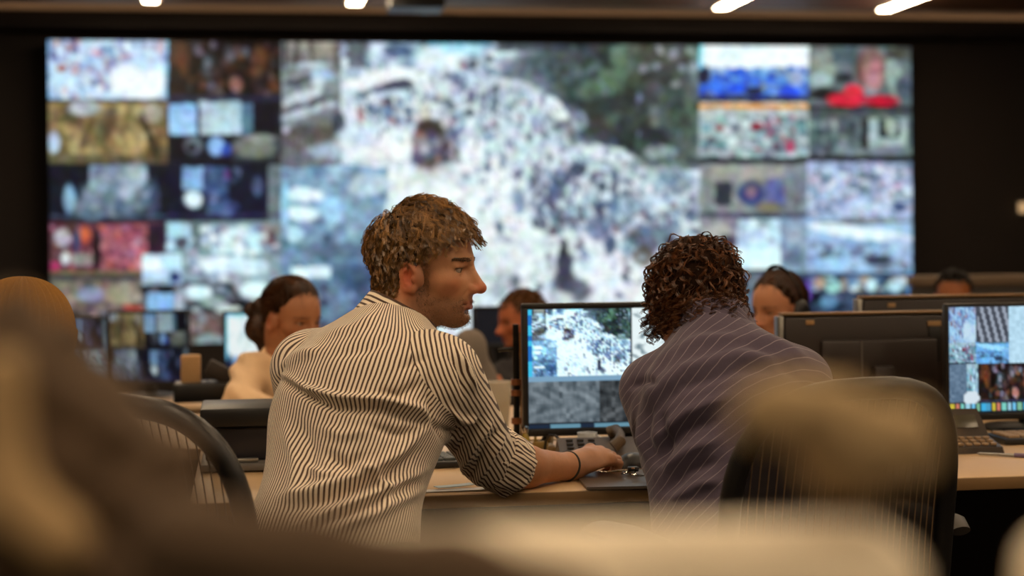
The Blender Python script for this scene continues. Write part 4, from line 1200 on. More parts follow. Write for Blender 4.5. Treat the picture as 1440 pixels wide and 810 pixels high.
def add_head(F, h, sc=1.0, fem=False, neck=None, neck_r=(0.056, 0.062)):
    """adds a head with a face to the field; sc scales it"""
    P = lambda x, y, z: h.p(x * sc, y * sc, (z if z > 0 else z * LOWF) * sc)
    def E(c, r, A=None, k=0.012, cut=False):
        B = h.A if A is None else h.A @ A
        (F.cut if cut else F.add)(ell(P(*c), np.array(r) * sc, B), k)
    def C(a, b, ra, rb=None, k=0.010, cut=False):
        (F.cut if cut else F.add)(cap(P(*a), P(*b), ra * sc, (ra if rb is None else rb) * sc), k)
    jw = 0.90 if fem else 1.0
    E(SKULL_C, SKULL_R * np.array([0.985, 0.985, 0.985]), k=0.01)
    E((0.036, 0, 0.048), (0.055, 0.062, 0.060), k=0.03)
    C((0.040, 0, 0.02), (0.050, 0, -0.050), 0.052, 0.036, k=0.03)
    E((0.070, 0, -0.040), (0.026, 0.034 * jw, 0.034), k=0.02)
    E((0.080, 0, -0.014), (0.024, 0.026, 0.032), k=0.016)
    for s in (-1, 1):
        C((-0.002, s * 0.054 * jw, -0.030), (0.066, s * 0.016, -0.076), 0.022, 0.017, k=0.025)
        E((0.056, s * 0.042, -0.004), (0.027, 0.024, 0.022), k=0.02)
        C((0.087, s * 0.012, 0.036), (0.066, s * 0.047, 0.034), 0.0105, 0.009, k=0.012)
    E((0.078, 0, -0.078), (0.020, 0.022 * jw, 0.015), k=0.014)
    # eye sockets, eyes and lids
    for s in (-1, 1):
        E((0.099, s * 0.034, 0.0175), (0.017, 0.022, 0.0125), k=0.010, cut=True)
        E((0.0755, s * 0.0325, 0.0185), (0.0138, 0.0145, 0.0135), k=0.004)
        E((0.0885, s * 0.0370, 0.0172), (0.0090, 0.0165, 0.0047), rotm('Z', s * 22) @ rotm('X', s * -4), k=0.0018, cut=True)
        C((0.0895, s * 0.022, 0.0262), (0.080, s * 0.048, 0.0240), 0.0040, 0.0034, k=0.006)
    # nose
    C((0.092, 0, 0.026), (0.1165, 0, -0.014), 0.0078, 0.0098, k=0.012)
    E((0.1165, 0, -0.0175), (0.0125, 0.0115, 0.0100), k=0.006)
    for s in (-1, 1):
        E((0.1045, s * 0.0125, -0.0205), (0.0110, 0.0072, 0.0080), k=0.006)
        E((0.1085, s * 0.0060, -0.0290), (0.0055, 0.0034, 0.0040), k=0.003, cut=True)
        C((0.099, s * 0.020, -0.022), (0.084, s * 0.032, -0.045), 0.0018, 0.001, k=0.006, cut=True)
    # mouth
    C((0.0975, 0, -0.0465), (0.0930, 0.012, -0.0455), 0.0052, 0.0048, k=0.006); C((0.0975, 0, -0.0465), (0.0930, -0.012, -0.0455), 0.0052, 0.0048, k=0.006)
    C((0.0930, 0.012, -0.0460), (0.0845, 0.0235, -0.0500), 0.0045, 0.003, k=0.006); C((0.0930, -0.012, -0.0460), (0.0845, -0.0235, -0.0500), 0.0045, 0.003, k=0.006)
    C((0.0955, 0.009, -0.0570), (0.0955, -0.009, -0.0570), 0.0060, k=0.006)
    for s in (-1, 1):
        C((0.0955, s * 0.009, -0.0570), (0.0850, s * 0.021, -0.0525), 0.0055, 0.003, k=0.006)
        C((0.1035, 0, -0.0512), (0.0885, s * 0.0240, -0.0508), 0.0013, 0.0012, k=0.003, cut=True)
    C((0.0955, 0.012, -0.0665), (0.0955, -0.012, -0.0665), 0.0040, k=0.008, cut=True)
    # ears
    for s in (-1, 1):
        A = rotm('Z', s * 26) @ rotm('Y', -14)
        o = np.array([0.002, s * 0.0800, 0.001])
        def Q(x, y, z): return tuple(o + A @ np.array([x, s * y, z]))
        E(Q(0, 0, 0), (0.0175, 0.0055, 0.0270), A, k=0.003)
        E(Q(0.003, 0.0055, 0.001), (0.0128, 0.0078, 0.0205), A, k=0.002, cut=True)
        E(Q(0.006, 0.001, -0.005), (0.0055, 0.0075, 0.0075), A, k=0.002, cut=True)
        rim = [(-0.002 + 0.0165 * math.cos(w), 0.003, 0.001 + 0.0265 * math.sin(w)) for w in np.linspace(0.35, 4.4, 12)]
        for i in range(11): C(Q(*rim[i]), Q(*rim[i + 1]), 0.0034, k=0.002)
        ant = [(-0.004 + 0.0075 * math.cos(w), 0.0035, 0.000 + 0.0150 * math.sin(w)) for w in np.linspace(1.4, 4.6, 8)]
        for i in range(7): C(Q(*ant[i]), Q(*ant[i + 1]), 0.0022, k=0.003)
        E(Q(0.009, 0.004, -0.006), (0.0045, 0.0040, 0.0065), A, k=0.003)
        E(Q(0.004, 0.001, -0.0250), (0.0080, 0.0055, 0.0085), A, k=0.005)
        E(Q(0.014, -0.008, 0), (0.010, 0.010, 0.022), A, k=0.008)
    if neck is not None:
        C((-0.028, 0, 0.0), (-0.020, 0, -0.045), neck_r[0] * 0.98, neck_r[0], k=0.03)
        F.add(cap(P(-0.020, 0, -0.045), neck, neck_r[0], neck_r[1]), 0.03)
        for s in (-1, 1):
            F.add(cap(P(-0.006, s * 0.058, -0.030), neck + h.A @ np.array([0.05, s * 0.012, -0.005]), 0.012, 0.011), 0.02)


def vcol(o, name, c):
    a = o.data.color_attributes.new(name, 'FLOAT_COLOR', 'POINT')
    c = np.concatenate([c, np.ones((len(c), 1))], 1).astype(np.float32)
    a.data.foreach_set('color', c.ravel())


def vflt(o, name, x):
    a = o.data.attributes.new(name, 'FLOAT', 'POINT')
    a.data.foreach_set('value', np.asarray(x, np.float32))


def skin_mat():
    if 'skin' in MATS: return MATS['skin']
    m = bpy.data.materials.new('skin'); m.use_nodes = True
    nt = m.node_tree; b = nt.nodes['Principled BSDF']
    a = nt.nodes.new('ShaderNodeAttribute'); a.attribute_name = 'tint'
    tc = nt.nodes.new('ShaderNodeTexCoord')
    n = nt.nodes.new('ShaderNodeTexNoise'); n.inputs['Scale'].default_value = 90; n.inputs['Detail'].default_value = 5
    nt.links.new(tc.outputs['Object'], n.inputs['Vector'])
    mp = nt.nodes.new('ShaderNodeMapRange'); mp.inputs[3].default_value = 0.86; mp.inputs[4].default_value = 1.12
    nt.links.new(n.outputs[0], mp.inputs[0])
    mx = nt.nodes.new('ShaderNodeVectorMath'); mx.operation = 'SCALE'
    nt.links.new(a.outputs['Color'], mx.inputs[0]); nt.links.new(mp.outputs[0], mx.inputs['Scale'])
    nt.links.new(mx.outputs[0], b.inputs['Base Color'])
    b.inputs['Roughness'].default_value = 0.48
    b.inputs['Specular IOR Level'].default_value = 0.4
    b.inputs['Subsurface Weight'].default_value = 0.12
    b.inputs['Subsurface Radius'].default_value = (0.008, 0.003, 0.0015)
    b.inputs['Subsurface Scale'].default_value = 1.0
    n2 = nt.nodes.new('ShaderNodeTexNoise'); n2.inputs['Scale'].default_value = 420
    nt.links.new(tc.outputs['Object'], n2.inputs['Vector'])
    bp = nt.nodes.new('ShaderNodeBump'); bp.inputs['Strength'].default_value = 0.12; bp.inputs['Distance'].default_value = 0.002
    nt.links.new(n2.outputs[0], bp.inputs['Height']); nt.links.new(bp.outputs[0], b.inputs['Normal'])
    MATS['skin'] = m
    return m


def gauss(P, c, r):
    return np.exp(-(((P - np.array(c)) / np.array(r)) ** 2).sum(1))


def skin_tint(v, h, sc, base, beard=0.0, lips=(176, 96, 84), red=0.35):
    q = h.inv(v) / sc
    q[:, 2] = np.where(q[:, 2] < 0, q[:, 2] / LOWF, q[:, 2])
    c = np.tile(lin(base), (len(v), 1))
    redc = lin(np.clip(np.array(base) * np.array([1.02, 0.74, 0.66]), 0, 255))
    w = np.zeros(len(v))
    for s in (-1, 1):
        w = np.maximum(w, 1.15 * gauss(q, (0.0, s * 0.082, 0.0), (0.022, 0.016, 0.034)))
        w = np.maximum(w, 0.5 * gauss(q, (0.07, s * 0.045, -0.012), (0.022, 0.02, 0.018)))
    w = np.maximum(w, 1.0 * gauss(q, (0.118, 0, -0.018), (0.018, 0.018, 0.014)))
    w = np.clip(w * red * 2, 0, 1)[:, None]
    c = c * (1 - w) + redc * w
    if beard:
        jaw = np.clip((-0.028 - q[:, 2] + 0.10 * np.clip(0.06 - q[:, 0], 0, 1)) / 0.022, 0, 1) * (q[:, 0] > -0.012) * (q[:, 2] > -0.115) * (q[:, 2] < 0.02)
        jaw = np.maximum(jaw * np.clip((q[:, 0] + 0.012) / 0.02, 0, 1), 0)
        side = np.exp(-((q[:, 0] - 0.022) / 0.018) ** 2) * (q[:, 2] < 0.03) * (q[:, 2] > -0.05)
        m = np.clip(np.maximum(jaw, 0.8 * side) * beard, 0, 1)[:, None]
        c = c * (1 - m) + lin((74, 50, 36)) * m
    for s in (-1, 1):      # lash line
        lid = np.clip(1.5 * np.exp(-((q[:, 2] - (0.0205 - 0.06 * np.abs(np.abs(q[:, 1]) - 0.034))) / 0.0016) ** 2), 0, 1) * (np.abs(q[:, 1] - s * 0.036) < 0.0155) * (q[:, 0] > 0.066) * 0.8
        c = c * (1 - lid[:, None]) + lin((40, 26, 20)) * lid[:, None]
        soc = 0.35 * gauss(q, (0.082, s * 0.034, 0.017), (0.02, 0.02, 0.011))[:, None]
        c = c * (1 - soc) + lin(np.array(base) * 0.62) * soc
    lw = np.maximum(gauss(q, (0.097, 0, -0.0465), (0.012, 0.020, 0.0042)), gauss(q, (0.097, 0, -0.057), (0.012, 0.019, 0.0052)))
    lw = np.clip(lw * 1.1, 0, 1)[:, None]
    c = c * (1 - lw) + lin(lips) * lw
    return c


def eyes(h, sc, root, org, iris=(70, 52, 40), gaze=(1.0, 0.0, -0.05)):
    for s in (-1, 1):
        bm = bmesh.new()
        bmesh.ops.create_uvsphere(bm, u_segments=24, v_segments=16, radius=0.0122 * sc)
        D = np.array([v.co[:] for v in bm.verts]); f = [[v.index for v in q.verts] for q in bm.faces]; bm.free()
        g = np.array(gaze); g = g / np.linalg.norm(g)
        w = (D / np.linalg.norm(D, axis=1)[:, None]) @ g
        c = np.tile(lin((168, 150, 135)), (len(D), 1))
        c[w > 0.86] = lin(iris); c[w > 0.965] = lin((12, 10, 10))
        P = h.pts(D + np.array([0.0757, s * 0.0325, 0.0185]) * sc)
        o = mesh_obj('eye', to_room(P) - org, f, eye_mat(), root)
        vcol(o, 'tint', c)


def eye_mat():
    if 'eye' in MATS: return MATS['eye']
    m = bpy.data.materials.new('eye'); m.use_nodes = True
    nt = m.node_tree; b = nt.nodes['Principled BSDF']
    a = nt.nodes.new('ShaderNodeAttribute'); a.attribute_name = 'tint'
    nt.links.new(a.outputs['Color'], b.inputs['Base Color'])
    b.inputs['Roughness'].default_value = 0.12
    MATS['eye'] = m
    return m


# ------------------------------------------------------------------ hair made of strands gathered in locks
def hair_mat(name, dark, light, rough=0.42):
    if name in MATS: return MATS[name]
    m = bpy.data.materials.new(name); m.use_nodes = True
    nt = m.node_tree; b = nt.nodes['Principled BSDF']
    a = nt.nodes.new('ShaderNodeAttribute'); a.attribute_name = 'tone'
    mx = nt.nodes.new('ShaderNodeMix'); mx.data_type = 'RGBA'
    mx.inputs[6].default_value = (*lin(dark), 1); mx.inputs[7].default_value = (*lin(light), 1)
    nt.links.new(a.outputs['Fac'], mx.inputs[0]); nt.links.new(mx.outputs[2], b.inputs['Base Color'])
    b.inputs['Roughness'].default_value = rough
    b.inputs['Specular IOR Level'].default_value = 0.55
    MATS[name] = m
    return m


def strand_mesh(name, S, r0, r1, tone, m, root, org):
    """S: (strands, points, 3) in the camera frame"""
    n, k = S.shape[:2]
    T = np.gradient(S, axis=1)
    T /= np.linalg.norm(T, axis=2, keepdims=True) + 1e-9
    ref = np.array([0.31, 0.87, 0.38])
    A = np.cross(T, ref); A /= np.linalg.norm(A, axis=2, keepdims=True) + 1e-9
    B = np.cross(T, A)
    t = np.linspace(0, 1, k)
    rad = (r0 + (r1 - r0) * t ** 1.5)[None, :, None]
    ring = [S + rad * (math.cos(w) * A + math.sin(w) * B) for w in (0, 2.094, 4.189)]
    Vv = np.stack(ring, 2).reshape(-1, 3)
    base = (np.arange(n)[:, None] * k + np.arange(k - 1)[None, :]) * 3
    F = []
    for i in range(3):
        j = (i + 1) % 3
        F.append(np.stack([base + i, base + j, base + 3 + j, base + 3 + i], -1).reshape(-1, 4))
    o = mesh_obj(name, to_room(Vv) - org, np.concatenate(F), m, root)
    vflt(o, 'tone', np.repeat(np.repeat(tone[:, None], k, 1) * (0.75 + 0.25 * t)[None, :], 3))
    return o


def scalp_points(n, seed, mask):
    g = np.random.RandomState(seed)
    out = []
    while len(out) < n:
        d = g.normal(size=(4000, 3)); d /= np.linalg.norm(d, axis=1)[:, None]
        p = SKULL_C + SKULL_R * d
        out += list(p[mask(p)])
    return np.array(out[:n]), g


def on_skull(p, lift):
    d = (p - SKULL_C) / SKULL_R
    k = np.linalg.norm(d, axis=-1, keepdims=True)
    q = SKULL_C + SKULL_R * d / k
    nrm = d / k / SKULL_R; nrm /= np.linalg.norm(nrm, axis=-1, keepdims=True)
    return q + nrm * lift[..., None], nrm


def grow(roots, length, lift, flow, g, npts, wave=(0.003, 0.028), curl=0.0, turns=3.0, per=10, spread=0.004, free=None, drop=None, jitter=0.28):
    """locks following the skull; returns strands (n*per, npts, 3) in head coordinates and their lock index"""
    n = len(roots)
    P = np.zeros((n, npts, 3)); N = np.zeros((n, npts, 3))
    p = roots.copy()
    jit = g.normal(size=(n, 3)) * jitter
    for i in range(npts):
        t = i / (npts - 1)
        q, nrm = on_skull(p, lift * (math.sin(min(t * 1.9, 1.57)) if curl == 0 else (0.25 + 0.75 * math.sin(min(t * 1.9, 1.57)))))
        if free is not None and t > 0.45:       # the tips leave the head
            q = q + nrm * ((t - 0.45) * free)[:, None] if np.ndim(free) else q + nrm * ((t - 0.45) * free)
        P[:, i], N[:, i] = q, nrm
        f = flow(p) + jit
        f -= nrm * (f * nrm).sum(1, keepdims=True)
        f /= np.linalg.norm(f, axis=1, keepdims=True) + 1e-9
        p = on_skull(p + f * (length / (npts - 1))[:, None], np.zeros(n))[0]
    if drop is not None:
        P[:, :, 2] -= drop[:, None] * (np.linspace(0, 1, npts) ** 1.4)[None, :]
    T = np.gradient(P, axis=1); T /= np.linalg.norm(T, axis=2, keepdims=True) + 1e-9
    Bn = np.cross(T, N)
    ph = g.uniform(0, 6.28, n); t = np.linspace(0, 1, npts)
    amp = wave[0] * g.uniform(0.5, 1.4, n)
    cyc = (length / wave[1])[:, None] * t[None, :] * 6.28 + ph[:, None]
    P = P + Bn * (amp[:, None] * np.sin(cyc) * np.minimum(1, t * 3)[None, :])[..., None]
    P = P + N * (0.6 * amp[:, None] * np.cos(cyc * 1.0 + 1.0) * np.minimum(1, t * 3)[None, :])[..., None]
    if curl:
        hand = np.where(g.rand(n) < 0.5, 1.0, -1.0)
        a = t[None, :] * turns * 6.28 * g.uniform(0.75, 1.25, n)[:, None] * hand[:, None] + ph[:, None]
        r = curl * g.uniform(0.6, 1.25, n)[:, None] * np.minimum(1, t * 2.5)[None, :]
        P = P + N * (r * np.cos(a))[..., None] + Bn * (r * np.sin(a))[..., None]
    # strands of each lock
    S = np.repeat(P, per, 0)
    off = g.normal(size=(n * per, 2)) * spread
    tw = (1.0 - 0.55 * t)[None, :]
    ang = 1.5 * t[None, :] * g.uniform(-1, 1, (n * per, 1))
    o1 = off[:, :1] * np.cos(ang) - off[:, 1:] * np.sin(ang); o2 = off[:, :1] * np.sin(ang) + off[:, 1:] * np.cos(ang)
    S = S + np.repeat(Bn, per, 0) * (o1 * tw)[..., None] + np.repeat(N, per, 0) * (np.abs(o2) * tw * 0.8)[..., None]
    return S, np.repeat(np.arange(n), per)


def skull_cap(name, h, sc, mask, lift, m, root, org, tone=0.0):
    """closed under-layer of the hair"""
    nu, nv = 72, 40
    vs = []
    for j in range(nv + 1):
        for i in range(nu):
            th, ph = math.pi * j / nv, 2 * math.pi * i / nu
            vs.append((math.sin(th) * math.cos(ph), math.sin(th) * math.sin(ph), math.cos(th)))
    D = np.array(vs)
    P = SKULL_C + SKULL_R * D
    k = mask(P)
    Q, _ = on_skull(P, np.full(len(P), lift))
    f = []
    for j in range(nv):
        for i in range(nu):
            q = (j * nu + i, (j + 1) * nu + i, (j + 1) * nu + (i + 1) % nu, j * nu + (i + 1) % nu)
            if all(k[list(q)]): f.append(q)
    c = m.node_tree.nodes['Mix'].inputs[6].default_value[:3]
    mm = mat(m.name + '_under', (255 * np.array(c) ** 0.45) * 0.9, 1.0, var=0.2, scale=80, spec=0.05)
    o = mesh_obj(name, to_room(h.pts(Q * sc)) - org, f, mm, root)
    return o


def short_mask(p):
    """hairline of short hair in head coordinates"""
    x, y, z = p[..., 0], p[..., 1], p[..., 2]
    line = np.where(x > 0.052, 0.088, np.where(x > 0.018, 0.038 + (x - 0.018) * 1.1, np.where(x > -0.026, 0.030, np.where(x > -0.05, -0.03, -0.052))))
    return z > line


def strand_set(name, S, lock, h, sc, g, m, root, org, r0=0.00055, r1=0.00025):
    nl = lock.max() + 1
    tone = np.clip(g.beta(2, 2, nl)[lock] * 0.8 + g.uniform(-0.2, 0.2, len(lock)), 0, 1)
    return strand_mesh(name, h.pts(S.reshape(-1, 3) * sc).reshape(S.shape), r0, r1, tone, m, root, org)


def body_obj(name, F, root, org, m, attr=None):
    v, q = F.surface()
    o = mesh_obj(name, to_room(v) - org, q, m, root)
    return o, v


def normals_of(o):
    n = np.empty(len(o.data.vertices) * 3, np.float32)
    o.data.vertices.foreach_get('normal', n)
    return n.reshape(-1, 3) @ CAMROT          # in the camera frame


def fold(o, v, org, lines):
    """cloth folds: (px polyline, width px, height m) ridges on the side turned to the camera"""
    n = normals_of(o)
    x, y = CX + FPX * v[:, 0] / v[:, 1], HY - FPX * v[:, 2] / v[:, 1]
    face = np.clip(-n[:, 1] * 3 + 0.4, 0, 1)
    d = np.zeros(len(v))
    for pts, w, a in lines:
        pts = np.array(pts, float)
        best = np.full(len(v), 1e9); tt = np.zeros(len(v))
        L = len(pts) - 1
        for i in range(L):
            e = pts[i + 1] - pts[i]
            t = np.clip(((x - pts[i, 0]) * e[0] + (y - pts[i, 1]) * e[1]) / e.dot(e), 0, 1)
            dd = np.hypot(x - pts[i, 0] - t * e[0], y - pts[i, 1] - t * e[1])
            k = dd < best
            best[k] = dd[k]; tt[k] = (i + t[k]) / L
        d += a * np.exp(-(best / w) ** 2) * np.clip(4 * tt * (1 - tt) + 0.25, 0, 1) * face
    nv = v + n * d[:, None]
    o.data.vertices.foreach_set('co', (to_room(nv) - org).astype(np.float32).ravel())
    o.data.update()
    return nv


def hand(F, wrist, knuck, up, right=True, k=0.0045, sc=1.0, curl=1.0):
    """palm, four bent fingers of different lengths and a thumb leaving the side of the palm"""
    hd = knuck - wrist; hd = hd / np.linalg.norm(hd)
    up = np.asarray(up, float); up = up - hd * up.dot(hd); up /= np.linalg.norm(up)
    lat = np.cross(hd, up) * (1 if right else -1)        # towards the little finger
    A = np.stack([hd, lat, up], 1)
    L = np.linalg.norm(knuck - wrist)
    mid = (wrist + knuck) / 2
    F.add(ell(mid + hd * 0.004, (L * 0.62, 0.038 * sc, 0.0155 * sc), A), 0.018)
    F.add(ell(knuck - hd * 0.012 - up * 0.002, (0.022, 0.040 * sc, 0.0135 * sc), A), 0.012)
    F.add(cap(wrist, mid, 0.023 * sc, 0.02 * sc), 0.02)
    F.add(ell(wrist + hd * 0.035 - lat * 0.024 - up * 0.008, (0.030, 0.016, 0.014), A), 0.012)
    tips = []
    for i, (o, f, l1, l2, l3, r) in enumerate([(-0.030, 0.0, 0.042, 0.025, 0.020, 0.0090), (-0.0095, 0.004, 0.045, 0.029, 0.021, 0.0093),
                                               (0.0105, 0.001, 0.042, 0.027, 0.021, 0.0088), (0.0300, -0.008, 0.033, 0.020, 0.018, 0.0078)]):
        a = knuck + lat * o * sc + hd * f * sc
        b = a + (hd * (0.90 - 0.06 * i) - up * 0.44 * curl) * l1 * sc
        c = b + (-up * 0.80 * curl + hd * (0.30 - 0.55 * curl)) * l2 * sc
        d = c + (-hd * 0.80 * curl + hd * (1 - curl) - up * 0.25 * curl) * l3 * sc
        F.add(cap(a - hd * 0.006, b, r * 1.06 * sc, r * sc), k); F.add(cap(b, c, r * sc, r * 0.92 * sc), k); F.add(cap(c, d, r * 0.92 * sc, r * 0.80 * sc), k)
        F.add(ell(a + up * 0.003, (0.011, 0.009, 0.009), A), 0.006)
        tips.append(d)
    a = wrist + hd * 0.030 - lat * 0.030 * sc - up * 0.006
    b = a + (hd * 0.80 - lat * 0.42 - up * 0.28) * 0.038 * sc
    c = b + (hd * 0.92 + lat * 0.30 - up * 0.20) * 0.030 * sc
    F.add(cap(wrist + hd * 0.02 - lat * 0.014, a, 0.014, 0.0125), 0.010)
    F.add(cap(a, b, 0.0120 * sc, 0.0105 * sc), k); F.add(cap(b, c, 0.0105 * sc, 0.0085 * sc), k)
    return hd, lat, up


def brows(body, v, h, sc, m, root, org, n=170, seed=5, w=0.0034):
    g = np.random.RandomState(seed)
    q = h.inv(v) / sc; n0 = normals_of(body)
    bz = 0.0375 - 0.10 * np.clip(np.abs(q[:, 1]) - 0.034, 0, 1)
    ok = (np.abs(q[:, 2] - bz) < w - 0.06 * np.clip(np.abs(q[:, 1]) - 0.03, 0, 0.05)) & (np.abs(q[:, 1]) > 0.012) & (np.abs(q[:, 1]) < 0.056) & (q[:, 0] > 0.05)
    for s in (-1, 1):
        pick = np.nonzero(ok & (q[:, 1] * s > 0))[0]
        if not len(pick): continue
        k = n // 2
        pick = g.choice(pick, k)
        dirs = n0[pick] * 0.35 + np.tile(np.array([-0.45, 0.8 * s, 0.10]), (k, 1)) @ h.A.T
        dirs /= np.linalg.norm(dirs, axis=1)[:, None]
        B = np.stack([v[pick] + g.normal(size=(k, 3)) * 0.0008 + dirs * l for l in (0, 0.0025, 0.005, 0.0075)], 1)
        strand_mesh('eyebrow', B, 0.0004 * sc, 0.00015, g.uniform(0, 0.25, k), m, root, org)


def skin_hair(body, v, h, cond, n, length, per, m, root, org, curl=0.0, seed=3, lift=0.010, back=0.0, name='nape_hair', r0=0.0005, npts=10):
    """hair rooted on the neck and around the ears, hanging down"""
    g = np.random.RandomState(seed)
    q = h.inv(v); n0 = normals_of(body)
    pick = g.choice(np.nonzero(cond(q))[0], n)
    dn = h.A @ np.array([-back, 0, -1.0]); dn /= np.linalg.norm(dn)
    t = np.linspace(0, 1, npts)
    L = length * g.uniform(0.7, 1.25, n)
    N = n0[pick]; p = v[pick]
    D = dn[None] + g.normal(size=(n, 3)) * 0.18; D -= N * (D * N).sum(1, keepdims=True) * 0.8; D /= np.linalg.norm(D, axis=1)[:, None]
    B = np.cross(D, N)
    P = p[:, None] + D[:, None] * (L[:, None] * t)[..., None] + N[:, None] * (lift * np.sin(np.minimum(t * 2.2, 1.57)))[None, :, None]
    ph = g.uniform(0, 6.28, n)[:, None] + t[None] * 10 * g.uniform(0.7, 1.3, n)[:, None]
    r = curl if curl else 0.0022
    P = P + (B[:, None] * np.sin(ph)[..., None] + N[:, None] * (np.cos(ph) * (1.0 if curl else 0.3))[..., None]) * r * np.minimum(1, 2.5 * t)[None, :, None]
    S = np.repeat(P, per, 0) + (g.normal(size=(n * per, 1, 3)) * 0.0022) * (1 - 0.5 * t)[None, :, None]
    tone = np.clip(np.repeat(g.beta(2, 2, n) * 0.7, per) + g.uniform(-0.15, 0.15, n * per), 0, 1)
    strand_mesh(name, S, r0, r0 * 0.5, tone, m, root, org)

# ------------------------------------------------------------------ cloth materials driven by per-vertex thread coordinates
def stripe_mat(name, dark, light, period, duty, rough=0.8, soft=0.12, weave=0.15, wobble=0.0006):
    m = bpy.data.materials.new(name); m.use_nodes = True
    nt = m.node_tree; b = nt.nodes['Principled BSDF']
    L = nt.links.new
    def attr(n):
        a = nt.nodes.new('ShaderNodeAttribute'); a.attribute_name = n; return a.outputs['Fac']
    def math_(op, a, b_=None, c=None):
        q = nt.nodes.new('ShaderNodeMath'); q.operation = op
        for i, x in enumerate((a, b_, c)):
            if x is None: continue
            if isinstance(x, (int, float)): q.inputs[i].default_value = x
            else: L(x, q.inputs[i])
        return q.outputs[0]
    sel = math_('GREATER_THAN', attr('sleeve'), 0.0)
    s = math_('ADD', math_('MULTIPLY', attr('s_torso'), math_('SUBTRACT', 1.0, sel)), math_('MULTIPLY', attr('s_sleeve'), sel))
    tc = nt.nodes.new('ShaderNodeTexCoord')
    n = nt.nodes.new('ShaderNodeTexNoise'); n.inputs['Scale'].default_value = 14; n.inputs['Detail'].default_value = 2
    L(tc.outputs['Object'], n.inputs['Vector'])
    s = math_('ADD', s, math_('MULTIPLY', math_('SUBTRACT', n.outputs[0], 0.5), wobble * 10))
    fr = math_('FRACT', math_('DIVIDE', s, period))
    tri = math_('ABSOLUTE', math_('SUBTRACT', fr, 0.5))            # 0 at the middle of the light thread band
    mp = nt.nodes.new('ShaderNodeMapRange'); mp.interpolation_type = 'SMOOTHSTEP'
    mp.inputs[1].default_value = duty / 2 - soft / 2; mp.inputs[2].default_value = duty / 2 + soft / 2
    mp.inputs[3].default_value = 1.0; mp.inputs[4].default_value = 0.0
    L(tri, mp.inputs[0])
    mx = nt.nodes.new('ShaderNodeMix'); mx.data_type = 'RGBA'
    mx.inputs[6].default_value = (*lin(dark), 1); mx.inputs[7].default_value = (*lin(light), 1)
    L(mp.outputs[0], mx.inputs[0]); L(mx.outputs[2], b.inputs['Base Color'])
    b.inputs['Roughness'].default_value = rough
    b.inputs['Specular IOR Level'].default_value = 0.25
    b.inputs['Sheen Weight'].default_value = 0.15
    n2 = nt.nodes.new('ShaderNodeTexNoise'); n2.inputs['Scale'].default_value = 900
    L(tc.outputs['Object'], n2.inputs['Vector'])
    n3 = nt.nodes.new('ShaderNodeTexNoise'); n3.inputs['Scale'].default_value = 26; n3.inputs['Detail'].default_value = 3
    L(tc.outputs['Object'], n3.inputs['Vector'])
    bp = nt.nodes.new('ShaderNodeBump'); bp.inputs['Strength'].default_value = weave; bp.inputs['Distance'].default_value = 0.001
    L(n2.outputs[0], bp.inputs['Height'])
    bp2 = nt.nodes.new('ShaderNodeBump'); bp2.inputs['Strength'].default_value = 0.35; bp2.inputs['Distance'].default_value = 0.008
    L(n3.outputs[0], bp2.inputs['Height']); L(bp.outputs[0], bp2.inputs['Normal'])
    L(bp2.outputs[0], b.inputs['Normal'])
    return m


def torso_axes(yaw, lo, hi):
    """columns: right, forward, up of a torso whose spine runs lo -> hi and that faces yaw"""
    a = R(yaw)
    T = (hi - lo) / np.linalg.norm(hi - lo)
    rl = np.array([math.sin(a), -math.cos(a), 0.0])
    rl -= T * rl.dot(T); rl /= np.linalg.norm(rl)
    fw = np.cross(T, rl)
    return np.stack([rl, fw, T], 1)


def cloth_coords(o, v, c, A, rl, rf, arms, torso_prims, scale=None, slant=0.0):
    """thread coordinates: around the trunk, and around each sleeve"""
    q = (v - c) @ A
    s_t = np.arctan2(q[:, 0] / rl, -q[:, 1] / rf) * (scale or (rl + rf) / 2) - slant * q[:, 2]
    dt = np.full(len(v), 9.0)
    for p in torso_prims: dt = np.minimum(dt, pdist(v, p))
    da = np.full(len(v), 9.0); s_s = np.zeros(len(v))
    for (a, b, r) in arms:
        d = pdist(v, cap(a, b, r[0], r[1]))
        ax = (b - a) / np.linalg.norm(b - a)
        ref = np.cross(ax, np.array([0.1, 1.0, 0.0])); ref /= np.linalg.norm(ref)
        w = v - a
        rr = max(r) * 1.06
        k = d < da
        s_s[k] = (rr * np.arcsin(np.clip(w @ ref / rr, -0.995, 0.995)))[k]; da[k] = d[k]
    vflt(o, 's_torso', s_t); vflt(o, 's_sleeve', s_s); vflt(o, 'sleeve', dt - da)
    return dt - da


def lower_body(root, org, pelvis, knees, ankles, m_tr, m_sh, h=0.008, fw=None):
    """trousers from the hips to the ankles and two shoes, seated"""
    pts = [pelvis] + list(knees) + list(ankles)
    lo = np.min(pts, 0) - 0.2; hi = np.max(pts, 0) + 0.2
    F = Field(lo, hi, h)
    F.add(ell(pelvis, (0.175, 0.15, 0.10)), 0.02)
    for i, (k, a) in enumerate(zip(knees, ankles)):
        side = (k - pelvis); side[2] = 0
        hipp = pelvis + 0.25 * side / np.linalg.norm(side) * 0.3
        F.add(cap(hipp, k, 0.088, 0.062), 0.05); F.add(cap(k, a, 0.060, 0.045), 0.02)
    body_obj('trousers', F, root, org, m_tr)
    for a in ankles:
        d = fw if fw is not None else np.array([0, 1.0, 0])
        G = Field(a - 0.2, a + 0.25, 0.007)
        floor = -CAM_H + 0.03
        s0 = np.array([a[0], a[1], floor + 0.012])
        G.add(cap(s0 - d * 0.04, s0 + d * 0.14, 0.04, 0.034), 0.02); G.add(cap(a, s0, 0.042, 0.04), 0.03)
        body_obj('shoe', G, root, org, m_sh)


